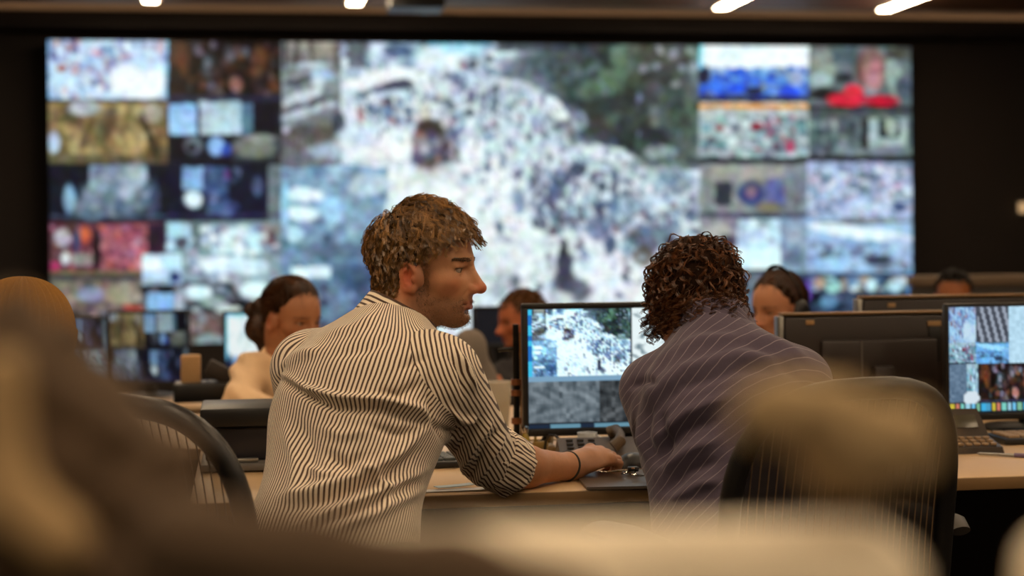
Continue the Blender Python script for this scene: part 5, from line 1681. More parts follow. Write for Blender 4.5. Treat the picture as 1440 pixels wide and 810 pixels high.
m_trouser = mat('dark_trousers', (38, 35, 36), 0.85, var=0.2, scale=60)
m_shoe = mat('black_shoe', (24, 22, 21), 0.4)

# ------------------------------------------------------------------ the man in the striped shirt
def striped_man():
    base = V(455, 400, 2.94); base[2] = -CAM_H
    org = to_room(base); org[2] = 0.0
    root = thing('person', 'man in a brown and cream striped shirt leaning on the desk, looking right', 'person', org)
    pelvis, waist = V(448, 850, 2.95), V(468, 722, 2.985)
    chest, neck = V(510, 560, 3.09), V(560, 452, 3.17)
    A = torso_axes(52, waist, V(530, 480, 3.14))
    shR, shL = V(622, 528, 3.035), V(432, 520, 3.27)
    elR, wrR = V(697, 656, 3.215), V(802, 656, 3.385)
    elL, wrL = V(440, 672, 3.40), V(520, 650, 3.52)
    h = Frame(V(590, 390, 3.20), -11, 2, 0)
    # --- body
    F = Field(V(340, 860, 3.0) - np.array([0.02, 0.25, 0]), V(905, 270, 3.2) + np.array([0, 0.55, 0.03]), 0.003)
    add_head(F, h, 1.0, neck=neck, neck_r=(0.053, 0.058))
    F.add(ell(chest - np.array([0, 0, 0.03]), (0.145, 0.10, 0.16), A), 0.04); F.add(ell(waist, (0.14, 0.10, 0.18), A), 0.05)
    for q_ in (shR, shL): F.add(cap(neck + A @ np.array([0, 0, -0.055]), q_ - np.array([0, 0, 0.02]), 0.035, 0.038), 0.03)
    F.add(cap(shR, elR, 0.046, 0.038), 0.03); F.add(cap(shL, elL, 0.046, 0.038), 0.03)
    for e, w, kn, rt in ((elR, wrR, V(847, 638, 3.455), True), (elL, wrL, V(560, 646, 3.58), False)):
        m = e * 0.62 + w * 0.38
        F.add(cap(e, m, 0.037, 0.0385), 0.02); F.add(cap(m, w, 0.0385, 0.0245), 0.02)
        hand(F, w, kn, np.array([0.05, -0.30, 1.0]), rt, curl=1.0, sc=1.06, k=0.0035)
    body, v = body_obj('body', F, root, org, skin_mat())
    v0 = v
    c = skin_tint(v, h, 1.0, (196, 140, 102), 0.55, red=0.5)
    vcol(body, 'tint', c)
    eyes(h, 1.0, root, org, gaze=(1.0, 0.05, -0.10))
    # --- shirt
    G = Field(V(335, 870, 3.0) - np.array([0.0, 0.25, 0]), V(790, 395, 3.2) + np.array([0, 0.45, 0.03]), 0.0045)
    tp = [ell(V(505, 586, 3.08), (0.184, 0.130, 0.178), A), ell(waist + A @ np.array([0, 0.01, -0.02]), (0.160, 0.126, 0.22), A),
          ell(V(458, 812, 2.965), (0.152, 0.13, 0.15), A), cap(neck + A @ np.array([0, -0.012, -0.040]), shR + A @ np.array([-0.03, 0, 0.0]), 0.058, 0.066),
          cap(neck + A @ np.array([0, -0.012, -0.040]), shL + A @ np.array([0.03, 0, 0.0]), 0.058, 0.072),
          ell(V(508, 530, 3.06), (0.12, 0.065, 0.09), A)]
    for p in tp: G.add(p, 0.06)
    arms = [(shR, elR + np.array([-0.012, -0.01, 0.02]), (0.071, 0.053)), (shL, elL, (0.070, 0.052))]
    for a, b, r in arms: G.add(cap(a, b, *r), 0.035)
    G.add(cap(elR + np.array([-0.012, -0.01, 0.02]), elR + np.array([0.028, 0.02, -0.004]), 0.053, 0.047), 0.02)
    G.add(cap(elL, wrL * 0.6 + elL * 0.4, 0.05, 0.044), 0.02)
    G.cut(cap(neck, neck + np.array([0.035, 0.02, 0.12]), 0.062, 0.08), 0.008)
    m_str = stripe_mat('striped_cotton', (80, 58, 45), (244, 228, 206), 0.0080, 0.58)
    shirt, v = body_obj('shirt', G, root, org, m_str)
    sl = cloth_coords(shirt, v, chest, A, 0.182, 0.128, arms[:1], tp[:5], 0.158, 0.09)
    lines = [
        ([(395, 527), (430, 548), (480, 560), (540, 562), (590, 575), (606, 590)], 7, 0.010), ([(400, 540), (470, 574), (540, 576), (600, 598)], 7, -0.008),
        ([(394, 520), (420, 500), (450, 492)], 9, 0.006), ([(396, 532), (415, 542), (440, 560)], 6, -0.006),
        ([(395, 700), (440, 690), (500, 672), (560, 640), (600, 600)], 10, 0.008), ([(410, 716), (470, 700), (530, 676), (585, 636)], 9, -0.008),
        ([(420, 740), (480, 716), (540, 692), (596, 660)], 9, 0.009), ([(470, 745), (530, 722), (590, 690)], 9, 0.008), ([(455, 735), (520, 708), (580, 676)], 7, -0.007),
        ([(460, 640), (490, 655), (510, 640)], 9, -0.008), ([(430, 655), (452, 668), (480, 668)], 8, 0.006),
        ([(500, 650), (530, 668), (545, 690), (540, 720)], 8, 0.007), ([(590, 540), (560, 556), (530, 552)], 8, -0.006), ([(560, 520), (585, 508), (600, 500)], 8, -0.005),
        ([(418, 590), (440, 630), (436, 680)], 12, -0.005), ([(400, 600), (416, 650), (410, 700)], 10, 0.004),
        ([(615, 600), (640, 612), (662, 600)], 6, -0.006), ([(628, 575), (650, 592), (672, 590)], 6, 0.006), ([(640, 490), (660, 520), (668, 548)], 5, 0.005),
        ([(632, 500), (648, 524), (652, 556)], 5, -0.005), ([(690, 592), (668, 622), (650, 662)], 5, 0.007), ([(700, 606), (680, 636), (662, 672)], 5, -0.006),
        ([(680, 582), (655, 615), (640, 640)], 5, -0.005), ([(708, 612), (690, 640), (672, 680)], 5, 0.007), ([(607, 505), (600, 545), (606, 590), (622, 620)], 4, -0.004),
        ([(530, 440), (500, 460), (460, 470)], 8, 0.004), ([(560, 470), (520, 490), (470, 500)], 9, -0.003), ([(520, 600), (560, 612), (590, 604)], 8, -0.005), ([(450, 600), (480, 612), (520, 606)], 9, 0.004)]
    fold(shirt, v, org, [(p_, w_ * 0.8, a_ * 1.65) for p_, w_, a_ in lines])
    # --- rolled cuff: three turns of cloth
    a0, a1 = elR + np.array([-0.028, -0.022, 0.040]), elR + np.array([0.040, 0.026, -0.012])
    cuff_axis = [a0 + (a1 - a0) * t for t in (0.0, 0.10, 0.28, 0.36, 0.40, 0.60, 0.85, 0.97, 1.0, 0.97)]
    cuff_r = [0.054, 0.0605, 0.0600, 0.0545, 0.0590, 0.0595, 0.0570, 0.0545, 0.048, 0.040]
    mb = MB(); mb.tube(cuff_axis, cuff_r, 40, caps=False)
    P = np.array(mb.v)
    g = np.random.RandomState(2)
    ax = (a1 - a0) / np.linalg.norm(a1 - a0)
    w = P - a0; t = w @ ax; rad = w - np.outer(t, ax)
    rn = rad / (np.linalg.norm(rad, axis=1)[:, None] + 1e-9)
    ang = np.arctan2(rn @ np.cross(ax, [0, 0, 1.0]), rn[:, 2])
    P = P + rn * (0.0028 * np.sin(7 * ang + 60 * t) + 0.0018 * np.sin(13 * ang - 140 * t))[:, None]
    cuff = mesh_obj('rolled_cuff', to_room(P) - org, mb.f, m_str, root)
    vflt(cuff, 's_torso', ang * 0.052); vflt(cuff, 's_sleeve', ang * 0.052); vflt(cuff, 'sleeve', np.ones(len(P)))
    # --- collar
    ca = V(558, 452, 3.165); cn = np.array([0.40, 0.10, 0.88]); cn /= np.linalg.norm(cn)
    back = -np.array([math.cos(R(30)), math.sin(R(30)), 0]); back -= cn * back.dot(cn); back /= np.linalg.norm(back)
    sd = np.cross(cn, back)
    vs, fs, hh = [], [], []
    prof = [(0.064, -0.010), (0.062, 0.018), (0.0635, 0.032), (0.066, 0.034), (0.0695, 0.028), (0.075, 0.008), (0.081, -0.012), (0.079, -0.014)]
    NA = 56
    for i in range(NA + 1):
        wv = R(-156) + R(312) * i / NA
        open_ = abs(i / NA - 0.5) * 2
        for r, z in prof:
            k = 1.0 + 0.08 * open_ ** 4
            vs.append(ca + (math.cos(wv) * back * 1.02 + math.sin(wv) * sd * 0.96) * r * k + cn * (z - 0.014 * open_ ** 2))
            hh.append(z * 1.1 + r * 0.9)
    n = len(prof)
    for i in range(NA):
        for j in range(n - 1):
            fs.append((i * n + j, (i + 1) * n + j, (i + 1) * n + j + 1, i * n + j + 1))
    col = mesh_obj('collar', to_room(np.array(vs)) - org, fs, m_str, root)
    vflt(col, 's_torso', np.array(hh)); vflt(col, 's_sleeve', np.array(hh)); vflt(col, 'sleeve', np.ones(len(vs)))
    # --- bracelet
    wd = (wrR - elR) / np.linalg.norm(wrR - elR); wc = wrR - wd * 0.012
    e1 = np.cross(wd, [0, 0, 1.0]); e1 /= np.linalg.norm(e1); e2 = np.cross(e1, wd)
    br = [to_room(wc + wd * 0.006 * math.sin(w + 0.5) + (math.cos(w) * e1 * 0.0305 + math.sin(w) * e2 * 0.0290)) - org for w in np.linspace(0, 6.283, 40, endpoint=False)]
    MB().tube(br, 0.0024, 7, closed=True).build('bracelet', mat('dark_cord', (46, 42, 34), 0.6), root)
    # --- hair: wavy, brown with golden lights
    hm = hair_mat('wavy_brown_hair', (42, 25, 14), (206, 150, 80), 0.33)
    skull_cap('hair_under', h, 1.0, short_mask, 0.006, hm, root, org, 0.02)
    roots, g = scalp_points(1250, 11, short_mask)
    crown = np.array([-0.060, 0.0, 0.125])
    def flow(p):
        d = p - crown
        top = np.clip((p[:, 2] - 0.05) / 0.07, 0, 1)[:, None]
        return d / (np.linalg.norm(d, axis=1)[:, None] + 1e-6) + np.array([0.45, -0.35, 0.05]) * top + np.array([-0.25, 0, -0.65]) * (1 - top)
    topw = np.clip((roots[:, 2] - 0.045) / 0.075, 0, 1); front = np.clip((roots[:, 0] - 0.02) / 0.06, 0, 1)
    ear = np.clip((roots[:, 0] + 0.04) / 0.02, 0, 1) * (1 - topw)
    nape = np.clip((-0.025 - roots[:, 0]) / 0.03, 0, 1) * np.clip((0.03 - roots[:, 2]) / 0.04, 0, 1)
    length = 0.026 + 0.012 * nape + 0.030 * topw - 0.012 * front * topw - 0.010 * ear + g.uniform(-0.005, 0.007, len(roots))
    lift = 0.007 + 0.010 * topw + 0.005 * front * topw - 0.003 * ear + g.uniform(-0.002, 0.006, len(roots))
    S, lock = grow(roots, length, lift, flow, g, 10, wave=(0.0040, 0.024), per=9, spread=0.0036, free=0.006 + 0.03 * front, drop=0.050 * nape, jitter=0.20)
    strand_set('hair', S, lock, h, 1.0, g, hm, root, org, 0.00045, 0.00022)
    skin_hair(body, v0, h, lambda q: (q[:, 2] < 0.012) & (q[:, 2] > -0.070) & (q[:, 0] < -0.016 - 0.1 * (q[:, 2] + 0.03)) & (q[:, 0] > -0.12) & (np.abs(q[:, 1]) < 0.078), 260, 0.024, 7, hm, root, org, lift=0.007, back=0.2)
    # eyebrows, sideburns and short beard
    brows(body, v0, h, 1.0, hm, root, org, 300, w=0.0042)
    g = np.random.RandomState(5)
    q = h.inv(v0); n0 = normals_of(body)
    pick = np.nonzero((q[:, 2] < -0.02) & (q[:, 2] > -0.098) & (q[:, 0] > 0.012) & ((q[:, 2] < -0.03 - 0.10 * (q[:, 0] - 0.03)) | (q[:, 0] < 0.034)) & (np.abs(q[:, 1]) < 0.085)
                      & ~((q[:, 2] > -0.061) & (q[:, 2] < -0.042) & (np.abs(q[:, 1]) < 0.024) & (q[:, 0] > 0.075)))[0]
    side = np.nonzero((q[:, 0] > 0.014) & (q[:, 0] < 0.036) & (q[:, 2] > -0.03) & (q[:, 2] < 0.05) & (np.abs(q[:, 1]) > 0.045) & (np.abs(q[:, 1]) < 0.08))[0]
    pick = np.concatenate([g.choice(pick, 1700), g.choice(side, 500)])
    dirs = n0[pick] * 0.7 + h.A @ np.array([0.1, 0, -0.8]) + g.normal(size=(len(pick), 3)) * 0.25
    dirs /= np.linalg.norm(dirs, axis=1)[:, None]
    B = np.stack([v0[pick] + g.normal(size=(len(pick), 3)) * 0.0012 + dirs * l for l in (0, 0.0022, 0.0042)], 1)
    strand_mesh('stubble', B, 0.00022, 0.0001, g.uniform(0, 0.4, len(B)), hm, root, org)
    lower_body(root, org, V(440, 915, 2.97), [V(640, 1000, 3.20), V(500, 1000, 3.45)], [V(690, 1230, 3.22), V(520, 1230, 3.50)], m_trouser, m_shoe, fw=np.array([0.7, 0.7, 0]))
    return root


striped_man()


# ------------------------------------------------------------------ the curly-haired man, seen from behind
def curly_man():
    base = V(1010, 400, 3.05); base[2] = -CAM_H
    org = to_room(base); org[2] = 0.0
    root = thing('person', 'curly-haired man in a grey-purple pinstripe shirt, seen from behind', 'person', org)
    waist, chest, neck = V(1040, 735, 3.06), V(1016, 600, 3.13), V(1000, 462, 3.21)
    A = torso_axes(98, waist, V(1006, 480, 3.22))
    shL, shR = V(917, 548, 3.20), V(1122, 538, 3.16)
    elL, elR = V(940, 648, 3.29), V(1150, 655, 3.30)
    wrL, wrR = V(965, 640, 3.52), V(1080, 640, 3.55)
    h = Frame(V(979, 436, 3.27), 84, 12, 0)
    F = Field(V(850, 860, 3.0) - np.array([0.0, 0.15, 0]), V(1230, 300, 3.2) + np.array([0.02, 0.55, 0.04]), 0.0038)
    add_head(F, h, 1.0, neck=neck, neck_r=(0.054, 0.060))
    F.add(ell(chest, (0.14, 0.09, 0.14), A), 0.04); F.add(ell(waist, (0.13, 0.10, 0.16), A), 0.05)
    for q_ in (shR, shL): F.add(cap(neck + A @ np.array([0, 0, -0.055]), q_ - np.array([0, 0, 0.02]), 0.035, 0.038), 0.03)
    F.add(cap(shR, elR, 0.044, 0.036), 0.03); F.add(cap(shL, elL, 0.044, 0.036), 0.03)
    for e, w, kn, rt in ((elR, wrR, V(1060, 637, 3.62), True), (elL, wrL, V(980, 637, 3.60), False)):
        F.add(cap(e, w, 0.036, 0.025), 0.02)
        hand(F, w, kn, np.array([0.0, -0.2, 1.0]), rt)
    body, v = body_obj('body', F, root, org, skin_mat())
    v0 = v
    vcol(body, 'tint', skin_tint(v, h, 1.0, (196, 140, 104), 0.4))
    eyes(h, 1.0, root, org)
    # shirt
    G = Field(V(835, 870, 3.0) - np.array([0.0, 0.15, 0]), V(1250, 420, 3.2) + np.array([0.02, 0.50, 0.03]), 0.0045)
    tp = [ell(V(1024, 610, 3.125), (0.168, 0.128, 0.165), A), ell(waist, (0.160, 0.125, 0.19), A), ell(V(1050, 830, 3.04), (0.155, 0.125, 0.12), A),
          cap(neck + A @ np.array([0, -0.010, -0.034]), shR + A @ np.array([-0.03, 0, 0]), 0.060, 0.060),
          cap(neck + A @ np.array([0, -0.010, -0.034]), shL + A @ np.array([0.03, 0, 0]), 0.060, 0.060), ell(V(1020, 545, 3.10), (0.14, 0.06, 0.10), A)]
    for p in tp: G.add(p, 0.055)
    arms = [(shL, elL, (0.062, 0.047)), (shR, elR, (0.064, 0.052))]
    for a, b, r in arms: G.add(cap(a, b, *r), 0.035)
    G.add(cap(elL, wrL, 0.050, 0.036), 0.02); G.add(cap(elR, wrR, 0.050, 0.036), 0.02)
    G.cut(cap(neck + np.array([0, 0.01, 0.02]), neck + np.array([-0.01, 0.03, 0.14]), 0.058, 0.075), 0.008)
    m_pin = stripe_mat('pinstripe_cotton', (84, 74, 90), (150, 138, 146), 0.0165, 0.06, soft=0.09, weave=0.25, wobble=0.0010)
    shirt, v = body_obj('shirt', G, root, org, m_pin)
    cloth_coords(shirt, v, chest, A, 0.172, 0.128, arms, tp[:5], 0.15)
    # the pinstripes run diagonally over the drawn-up back
    q = (v - chest) @ A
    st = (q[:, 2] * 0.80 - q[:, 0] * 0.52 + 1.7 * q[:, 0] ** 2 - 0.5 * q[:, 0] * q[:, 2])
    shirt.data.attributes['s_torso'].data.foreach_set('value', st.astype(np.float32))
    shirt.data.attributes['sleeve'].data.foreach_set('value', np.full(len(v), -1.0, np.float32))
    fold(shirt, v, org, [(p_, w_, a_ * 1.5) for p_, w_, a_ in [
        ([(905, 560), (960, 520), (1030, 500), (1110, 502)], 9, 0.006), ([(900, 590), (960, 545), (1040, 520), (1130, 520)], 9, -0.005), ([(930, 500), (985, 478), (1050, 474)], 8, 0.005),
        ([(915, 620), (965, 580), (1030, 556)], 9, 0.008), ([(920, 645), (965, 606), (1010, 590)], 9, -0.008), ([(925, 665), (965, 636), (1010, 618)], 9, 0.008),
        ([(935, 690), (970, 662), (1010, 648)], 8, -0.008), ([(945, 705), (980, 684), (1012, 676)], 8, 0.008), ([(930, 580), (936, 620), (930, 660)], 7, -0.009),
        ([(895, 560), (893, 600), (905, 640)], 6, 0.005), ([(912, 570), (910, 610), (920, 650)], 6, -0.005), ([(885, 545), (905, 535), (925, 540)], 6, -0.006), ([(960, 480), (940, 500), (920, 530)], 8, -0.004),
        ([(1060, 470), (1100, 485), (1140, 510)], 8, 0.005), ([(1040, 480), (1090, 500), (1130, 540)], 8, -0.004)]])
    # collar
    ca = V(1003, 456, 3.215); cn = np.array([-0.08, 0.42, 0.90]); cn /= np.linalg.norm(cn)
    back = np.array([0.05, -1.0, 0]); back -= cn * back.dot(cn); back /= np.linalg.norm(back); sd = np.cross(cn, back)
    vs, fs, hh = [], [], []
    prof = [(0.062, -0.012), (0.061, 0.012), (0.0625, 0.026), (0.065, 0.028), (0.069, 0.022), (0.076, 0.000), (0.083, -0.022), (0.081, -0.024)]
    NA, n = 48, len(prof)
    for i in range(NA + 1):
        w = R(-156) + R(312) * i / NA
        op = abs(i / NA - 0.5) * 2
        for r, z in prof:
            vs.append(ca + (math.cos(w) * back + math.sin(w) * sd) * r * (1 + 0.06 * op ** 4) + cn * (z - 0.012 * op ** 2)); hh.append(w * 0.06 + z)
    for i in range(NA):
        for j in range(n - 1): fs.append((i * n + j, (i + 1) * n + j, (i + 1) * n + j + 1, i * n + j + 1))
    col = mesh_obj('collar', to_room(np.array(vs)) - org, fs, m_pin, root)
    for a_ in ('s_torso', 's_sleeve'): vflt(col, a_, np.array(hh))
    vflt(col, 'sleeve', np.ones(len(vs)))
    # curls
    hm = hair_mat('curly_brown_hair', (38, 21, 12), (150, 92, 50))
    def mask(p):
        x, z = p[..., 0], p[..., 2]
        return z > np.where(x > 0.055, 0.085, np.where(x > 0.03, 0.03, -0.062))
    skull_cap('hair_under', h, 1.0, mask, 0.012, hm, root, org, 0.02)
    roots, g = scalp_points(640, 21, mask)
    crown = np.array([-0.02, 0.0, 0.135])
    def flow(p):
        d = p - crown
        low = np.clip((0.08 - p[:, 2]) / 0.08, 0, 1)[:, None]
        return d / (np.linalg.norm(d, axis=1)[:, None] + 1e-6) + np.array([0, 0, -0.8]) * low + g.normal(size=p.shape) * 0.35
    length = g.uniform(0.035, 0.062, len(roots)); lift = g.uniform(0.009, 0.022, len(roots)) + 0.008 * np.clip((0.06 - roots[:, 2]) / 0.05, 0, 1)
    S, lock = grow(roots, length, lift, flow, g, 18, wave=(0.002, 0.05), curl=0.0068, turns=1.7, per=8, spread=0.0028, drop=0.032 * np.clip((0.03 - roots[:, 2]) / 0.05, 0, 1))
    strand_set('hair', S, lock, h, 1.0, g, hm, root, org, 0.0006, 0.0003)
    skin_hair(body, v0, h, lambda q: (q[:, 2] < 0.035) & (q[:, 2] > -0.045) & (q[:, 0] < 0.004) & (q[:, 0] > -0.12), 240, 0.024, 6, hm, root, org, curl=0.006, lift=0.018, r0=0.0006, npts=14)
    fw = np.array([0, 1.0, 0])
    lower_body(root, org, V(1050, 935, 3.06), [V(970, 1000, 3.48), V(1080, 1000, 3.50)], [V(970, 1215, 3.50), V(1085, 1215, 3.52)], m_trouser, m_shoe, fw=fw)
    return root


curly_man()


# ------------------------------------------------------------------ people further back (and the one in the knitted hat)
def sit_person(label, h, sc, neck, shs, els, wrs, kns, chest, waist, yaw, skin, cloth, hres=0.006, fem=False, name='person', rts=(True, False), floor_xy=None, trunk=(0.165, 0.11), rsh=0.055):
    base = waist.copy(); base[2] = -CAM_H
    org = to_room(base); org[2] = 0.0
    root = thing(name, label, 'person', org)
    A = torso_axes(yaw, waist, neck)
    pts = np.array([h.o, neck, chest, waist] + list(shs) + list(els) + list(wrs) + list(kns))
    F = Field(pts.min(0) - 0.17, pts.max(0) + 0.20, hres)
    add_head(F, h, sc, fem, neck=neck, neck_r=(0.046, 0.050) if fem else (0.052, 0.058))
    F.add(ell(chest, (trunk[0] * 0.82, trunk[1] * 0.8, 0.15), A), 0.04); F.add(ell(waist, (trunk[0] * 0.78, trunk[1] * 0.8, 0.15), A), 0.05)
    for s, e, w, k, rt in zip(shs, els, wrs, kns, rts):
        F.add(cap(neck - np.array([0, 0, 0.06]), s - np.array([0, 0, 0.015]), 0.032, 0.034), 0.03)
        F.add(cap(s, e, 0.038, 0.033), 0.03); F.add(cap(e, w, 0.034, 0.022), 0.02)
        hand(F, w, k, np.array([0.0, -0.25, 1.0]), rt, sc=0.95 if fem else 1.0)
    body, v = body_obj('body', F, root, org, skin_mat())
    vcol(body, 'tint', skin_tint(v, h, sc, skin, 0.0 if fem else 0.3, red=0.3))
    eyes(h, sc, root, org)
    brows(body, v, h, sc, hair_mat('brown_hair', (40, 23, 13), (112, 70, 38)), root, org, 120, w=0.005)
    G = Field(pts[1:].min(0) - 0.19, pts[1:].max(0) + 0.19, hres)
    G.add(ell(chest, (trunk[0], trunk[1], 0.165), A), 0.05); G.add(ell(waist, (trunk[0] * 0.96, trunk[1] * 1.02, 0.18), A), 0.06)
    for s, e, w in zip(shs, els, wrs):
        G.add(cap(neck - np.array([0, 0, 0.050]), s, 0.052, rsh + 0.004), 0.05)
        G.add(cap(s, e, rsh, 0.046), 0.03); G.add(cap(e, w + 0.15 * (e - w), 0.046, 0.036), 0.02)
    G.cut(cap(neck + np.array([0, 0, 0.01]), neck + np.array([0, 0, 0.14]), 0.054, 0.07), 0.01)
    sh, v = body_obj('shirt', G, root, org, cloth)
    n = normals_of(sh)
    w = v @ np.array([[31.0], [17.0], [43.0]])
    d = 0.004 * np.sin(w[:, 0] + 3 * np.sin(v[:, 2] * 23)) + 0.003 * np.sin(1.9 * w[:, 0] + v[:, 0] * 30)
    sh.data.vertices.foreach_set('co', (to_room(v + n * d[:, None]) - org).astype(np.float32).ravel()); sh.data.update()
    col = [neck + np.array([0, 0, -0.004]) + A @ np.array([0.057 * math.cos(t), 0.055 * math.sin(t), 0.008 * -math.sin(t)]) for t in np.linspace(0, 6.283, 28, endpoint=False)]
    MB().tube([to_room(p) - org for p in col], 0.010, 8, closed=True, flat=1.6).build('collar', cloth, root)
    return root, org, A


def seat_legs(root, org, waist, fwd, cloth=None):
    """hips, legs and shoes of a seated person; fwd is where the knees point"""
    p = waist.copy(); p[2] = -CAM_H + 0.56
    s = np.array([fwd[1], -fwd[0], 0])
    kn = [p + fwd * 0.40 + s * 0.10 * k + np.array([0, 0, -0.04]) for k in (-1, 1)]
    an = [q + fwd * 0.02 + np.array([0, 0, -CAM_H + 0.10 - q[2]]) for q in kn]
    lower_body(root, org, p, kn, an, cloth or m_trouser, m_shoe, 0.010, fw=fwd)


def simple_seat(label, waist, fwd, root_m=None):
    """a plain swivel stool carrying a seated person"""
    b = waist.copy(); b[2] = -CAM_H
    org = to_room(b); org[2] = 0
    t = thing('office_stool', label, 'stool', org)
    MB().lathe([(0.02, 0.375), (0.19, 0.375), (0.20, 0.39), (0.19, 0.415), (0.02, 0.42)], n=28).build('seat', m_seat, t)
    MB().lathe([(0.025, 0.05), (0.025, 0.375)], n=14).build('column', m_blackmetal, t)
    MB().lathe([(0.03, 0.0), (0.24, 0.0), (0.24, 0.015), (0.05, 0.05), (0.03, 0.055)], n=28).build('base', m_rim, t)


# --- woman with a bun, left
hm_b = hair_mat('brown_hair', (40, 23, 13), (112, 70, 38))
m_blouse = mat('cream_blouse', (222, 188, 148), 0.75, var=0.06, scale=30)
h = Frame(V(406, 452, 5.05), -38, 14, 0)
nk = V(396, 502, 5.06)
bun_w = dict(waist=V(372, 640, 5.20), yaw=-20)
r, org, A = sit_person('woman with a loose brown bun in a cream blouse behind the striped shirt', h, 0.96, nk, [V(352, 524, 5.00), V(446, 520, 5.22)], [V(338, 566, 4.83), V(470, 590, 5.05)],
                       [V(400, 580, 4.74), V(490, 585, 4.90)], [V(432, 577, 4.74), V(510, 582, 4.84)], V(388, 575, 5.12), V(372, 650, 5.22), -25, (172, 118, 84), m_blouse, fem=True, trunk=(0.155, 0.105), rsh=0.05)


def long_mask(p):
    x, z = p[..., 0], p[..., 2]
    return z > np.where(x > 0.050, 0.072, np.where(x > 0.02, 0.036 + (x - 0.02) * 1.2, np.where(x > -0.015, 0.028, -0.05)))


def tied_hair(h, sc, root, org, m, seed, tie=(-0.098, 0.0, 0.0), n=360):
    skull_cap('hair_under', h, sc, lambda p: long_mask(p - np.array([0.008, 0, 0.006])), 0.005, m, root, org, 0.08)
    roots, g = scalp_points(n, seed, long_mask)
    t = np.array(tie)
    def flow(p):
        d = t - p
        return d / (np.linalg.norm(d, axis=1)[:, None] + 1e-6) + np.array([0, 0, 1.6]) * np.clip(p[:, :1] / 0.05, 0, 1)
    L = np.linalg.norm(roots - t, axis=1) * 1.05 + 0.012
    S, lock = grow(roots, np.minimum(L, 0.12), g.uniform(0.006, 0.013, n), flow, g, 10, wave=(0.0012, 0.05), per=7, spread=0.004)
    strand_set('hair', S, lock, h, sc, g, m, root, org, 0.0008, 0.0005)


def bun(root, org, m, blobs, seed):
    g = np.random.RandomState(seed)
    c = np.array([b[0] for b in blobs])
    F = Field(c.min(0) - 0.09, c.max(0) + 0.09, 0.005)
    for p, rr in blobs: F.add(ell(p, np.array([rr, rr, rr * 1.08])), 0.02)
    o, v = body_obj('bun', F, root, org, m)
    vflt(o, 'tone', np.full(len(v), 0.1))
    S = []
    for p, rr in blobs:
        for k in range(90):
            ax = g.normal(size=3); ax /= np.linalg.norm(ax)
            e1 = np.cross(ax, g.normal(size=3)); e1 /= np.linalg.norm(e1); e2 = np.cross(ax, e1)
            a0, sp = g.uniform(0, 6.28), g.uniform(1.2, 2.8)
            off = ax * g.uniform(-0.6, 0.6) * rr
            q = math.sqrt(max(rr * rr - off.dot(off), 0.0001)) + g.uniform(0.0, 0.006)
            for j in range(4):
                S.append([p + off + ax * 0.003 * j + q * (math.cos(a0 + sp * t) * e1 + math.sin(a0 + sp * t) * e2) for t in np.linspace(0, 1, 9)])
    S = np.array(S)
    strand_mesh('bun_strands', S, 0.0010, 0.0006, g.uniform(0, 0.8, len(S)), m, root, org)


tied_hair(h, 0.96, r, org, hm_b, 31, (-0.09, 0.0, 0.01))
bun(r, org, hm_b, [(V(372, 436, 5.12), 0.037), (V(367, 462, 5.10), 0.042), (V(378, 480, 5.10), 0.034), (V(356, 436, 5.12), 0.020)], 6)
seat_legs(r, org, V(372, 640, 5.24), np.array([0.5, -0.85, 0]))
simple_seat('black stool under the bun-haired woman', V(372, 640, 5.24), None)

# --- woman with a headset, right
h = Frame(V(1099, 439, 5.42), 216, 12, 0)
nk = V(1108, 492, 5.46)
m_teal = mat('dark_teal_top', (44, 50, 58), 0.8, var=0.15, scale=40)
r, org, A = sit_person('woman with headphones facing the curly-haired man across the desk', h, 0.95, nk, [V(1052, 530, 5.42), V(1168, 530, 5.52)], [V(1040, 590, 5.22), V(1190, 590, 5.35)],
                       [V(1075, 575, 5.02), V(1150, 575, 5.05)], [V(1090, 573, 4.95), V(1135, 573, 4.97)], V(1110, 580, 5.52), V(1112, 650, 5.60), 250, (184, 126, 90), m_teal, fem=True, trunk=(0.15, 0.10), rsh=0.05)
tied_hair(h, 0.95, r, org, hm_b, 41, (-0.09, 0.0, -0.01))
hs = mat('headset_black', (24, 22, 22), 0.35)
arc = [h.p(-0.012 + 0.004 * math.sin(t), 0.088 * math.cos(t), 0.020 + 0.128 * math.sin(t)) for t in np.linspace(0.0, math.pi, 20)]
MB().tube([to_room(p) - org for p in arc], 0.007, 8, flat=0.5).build('headband', hs, r)
for s in (-1, 1):
    F = Field(h.p(0, s * 0.085, 0) - 0.06, h.p(0, s * 0.085, 0) + 0.06, 0.004)
    F.add(ell(h.p(-0.004, s * 0.087, 0.002), (0.034, 0.016, 0.040), h.A), 0.01)
    body_obj('ear_cup', F, r, org, hs)
boom = [h.p(0.02, 0.092, -0.02), h.p(0.06, 0.085, -0.05), h.p(0.095, 0.05, -0.06), h.p(0.108, 0.025, -0.060)]
MB().tube([to_room(p) - org for p in boom], [0.003, 0.003, 0.003, 0.006], 7).build('microphone_boom', hs, r)
seat_legs(r, org, V(1112, 640, 5.62), np.array([-0.2, -0.97, 0]))
simple_seat('black stool under the woman with headphones', V(1112, 640, 5.62), None)

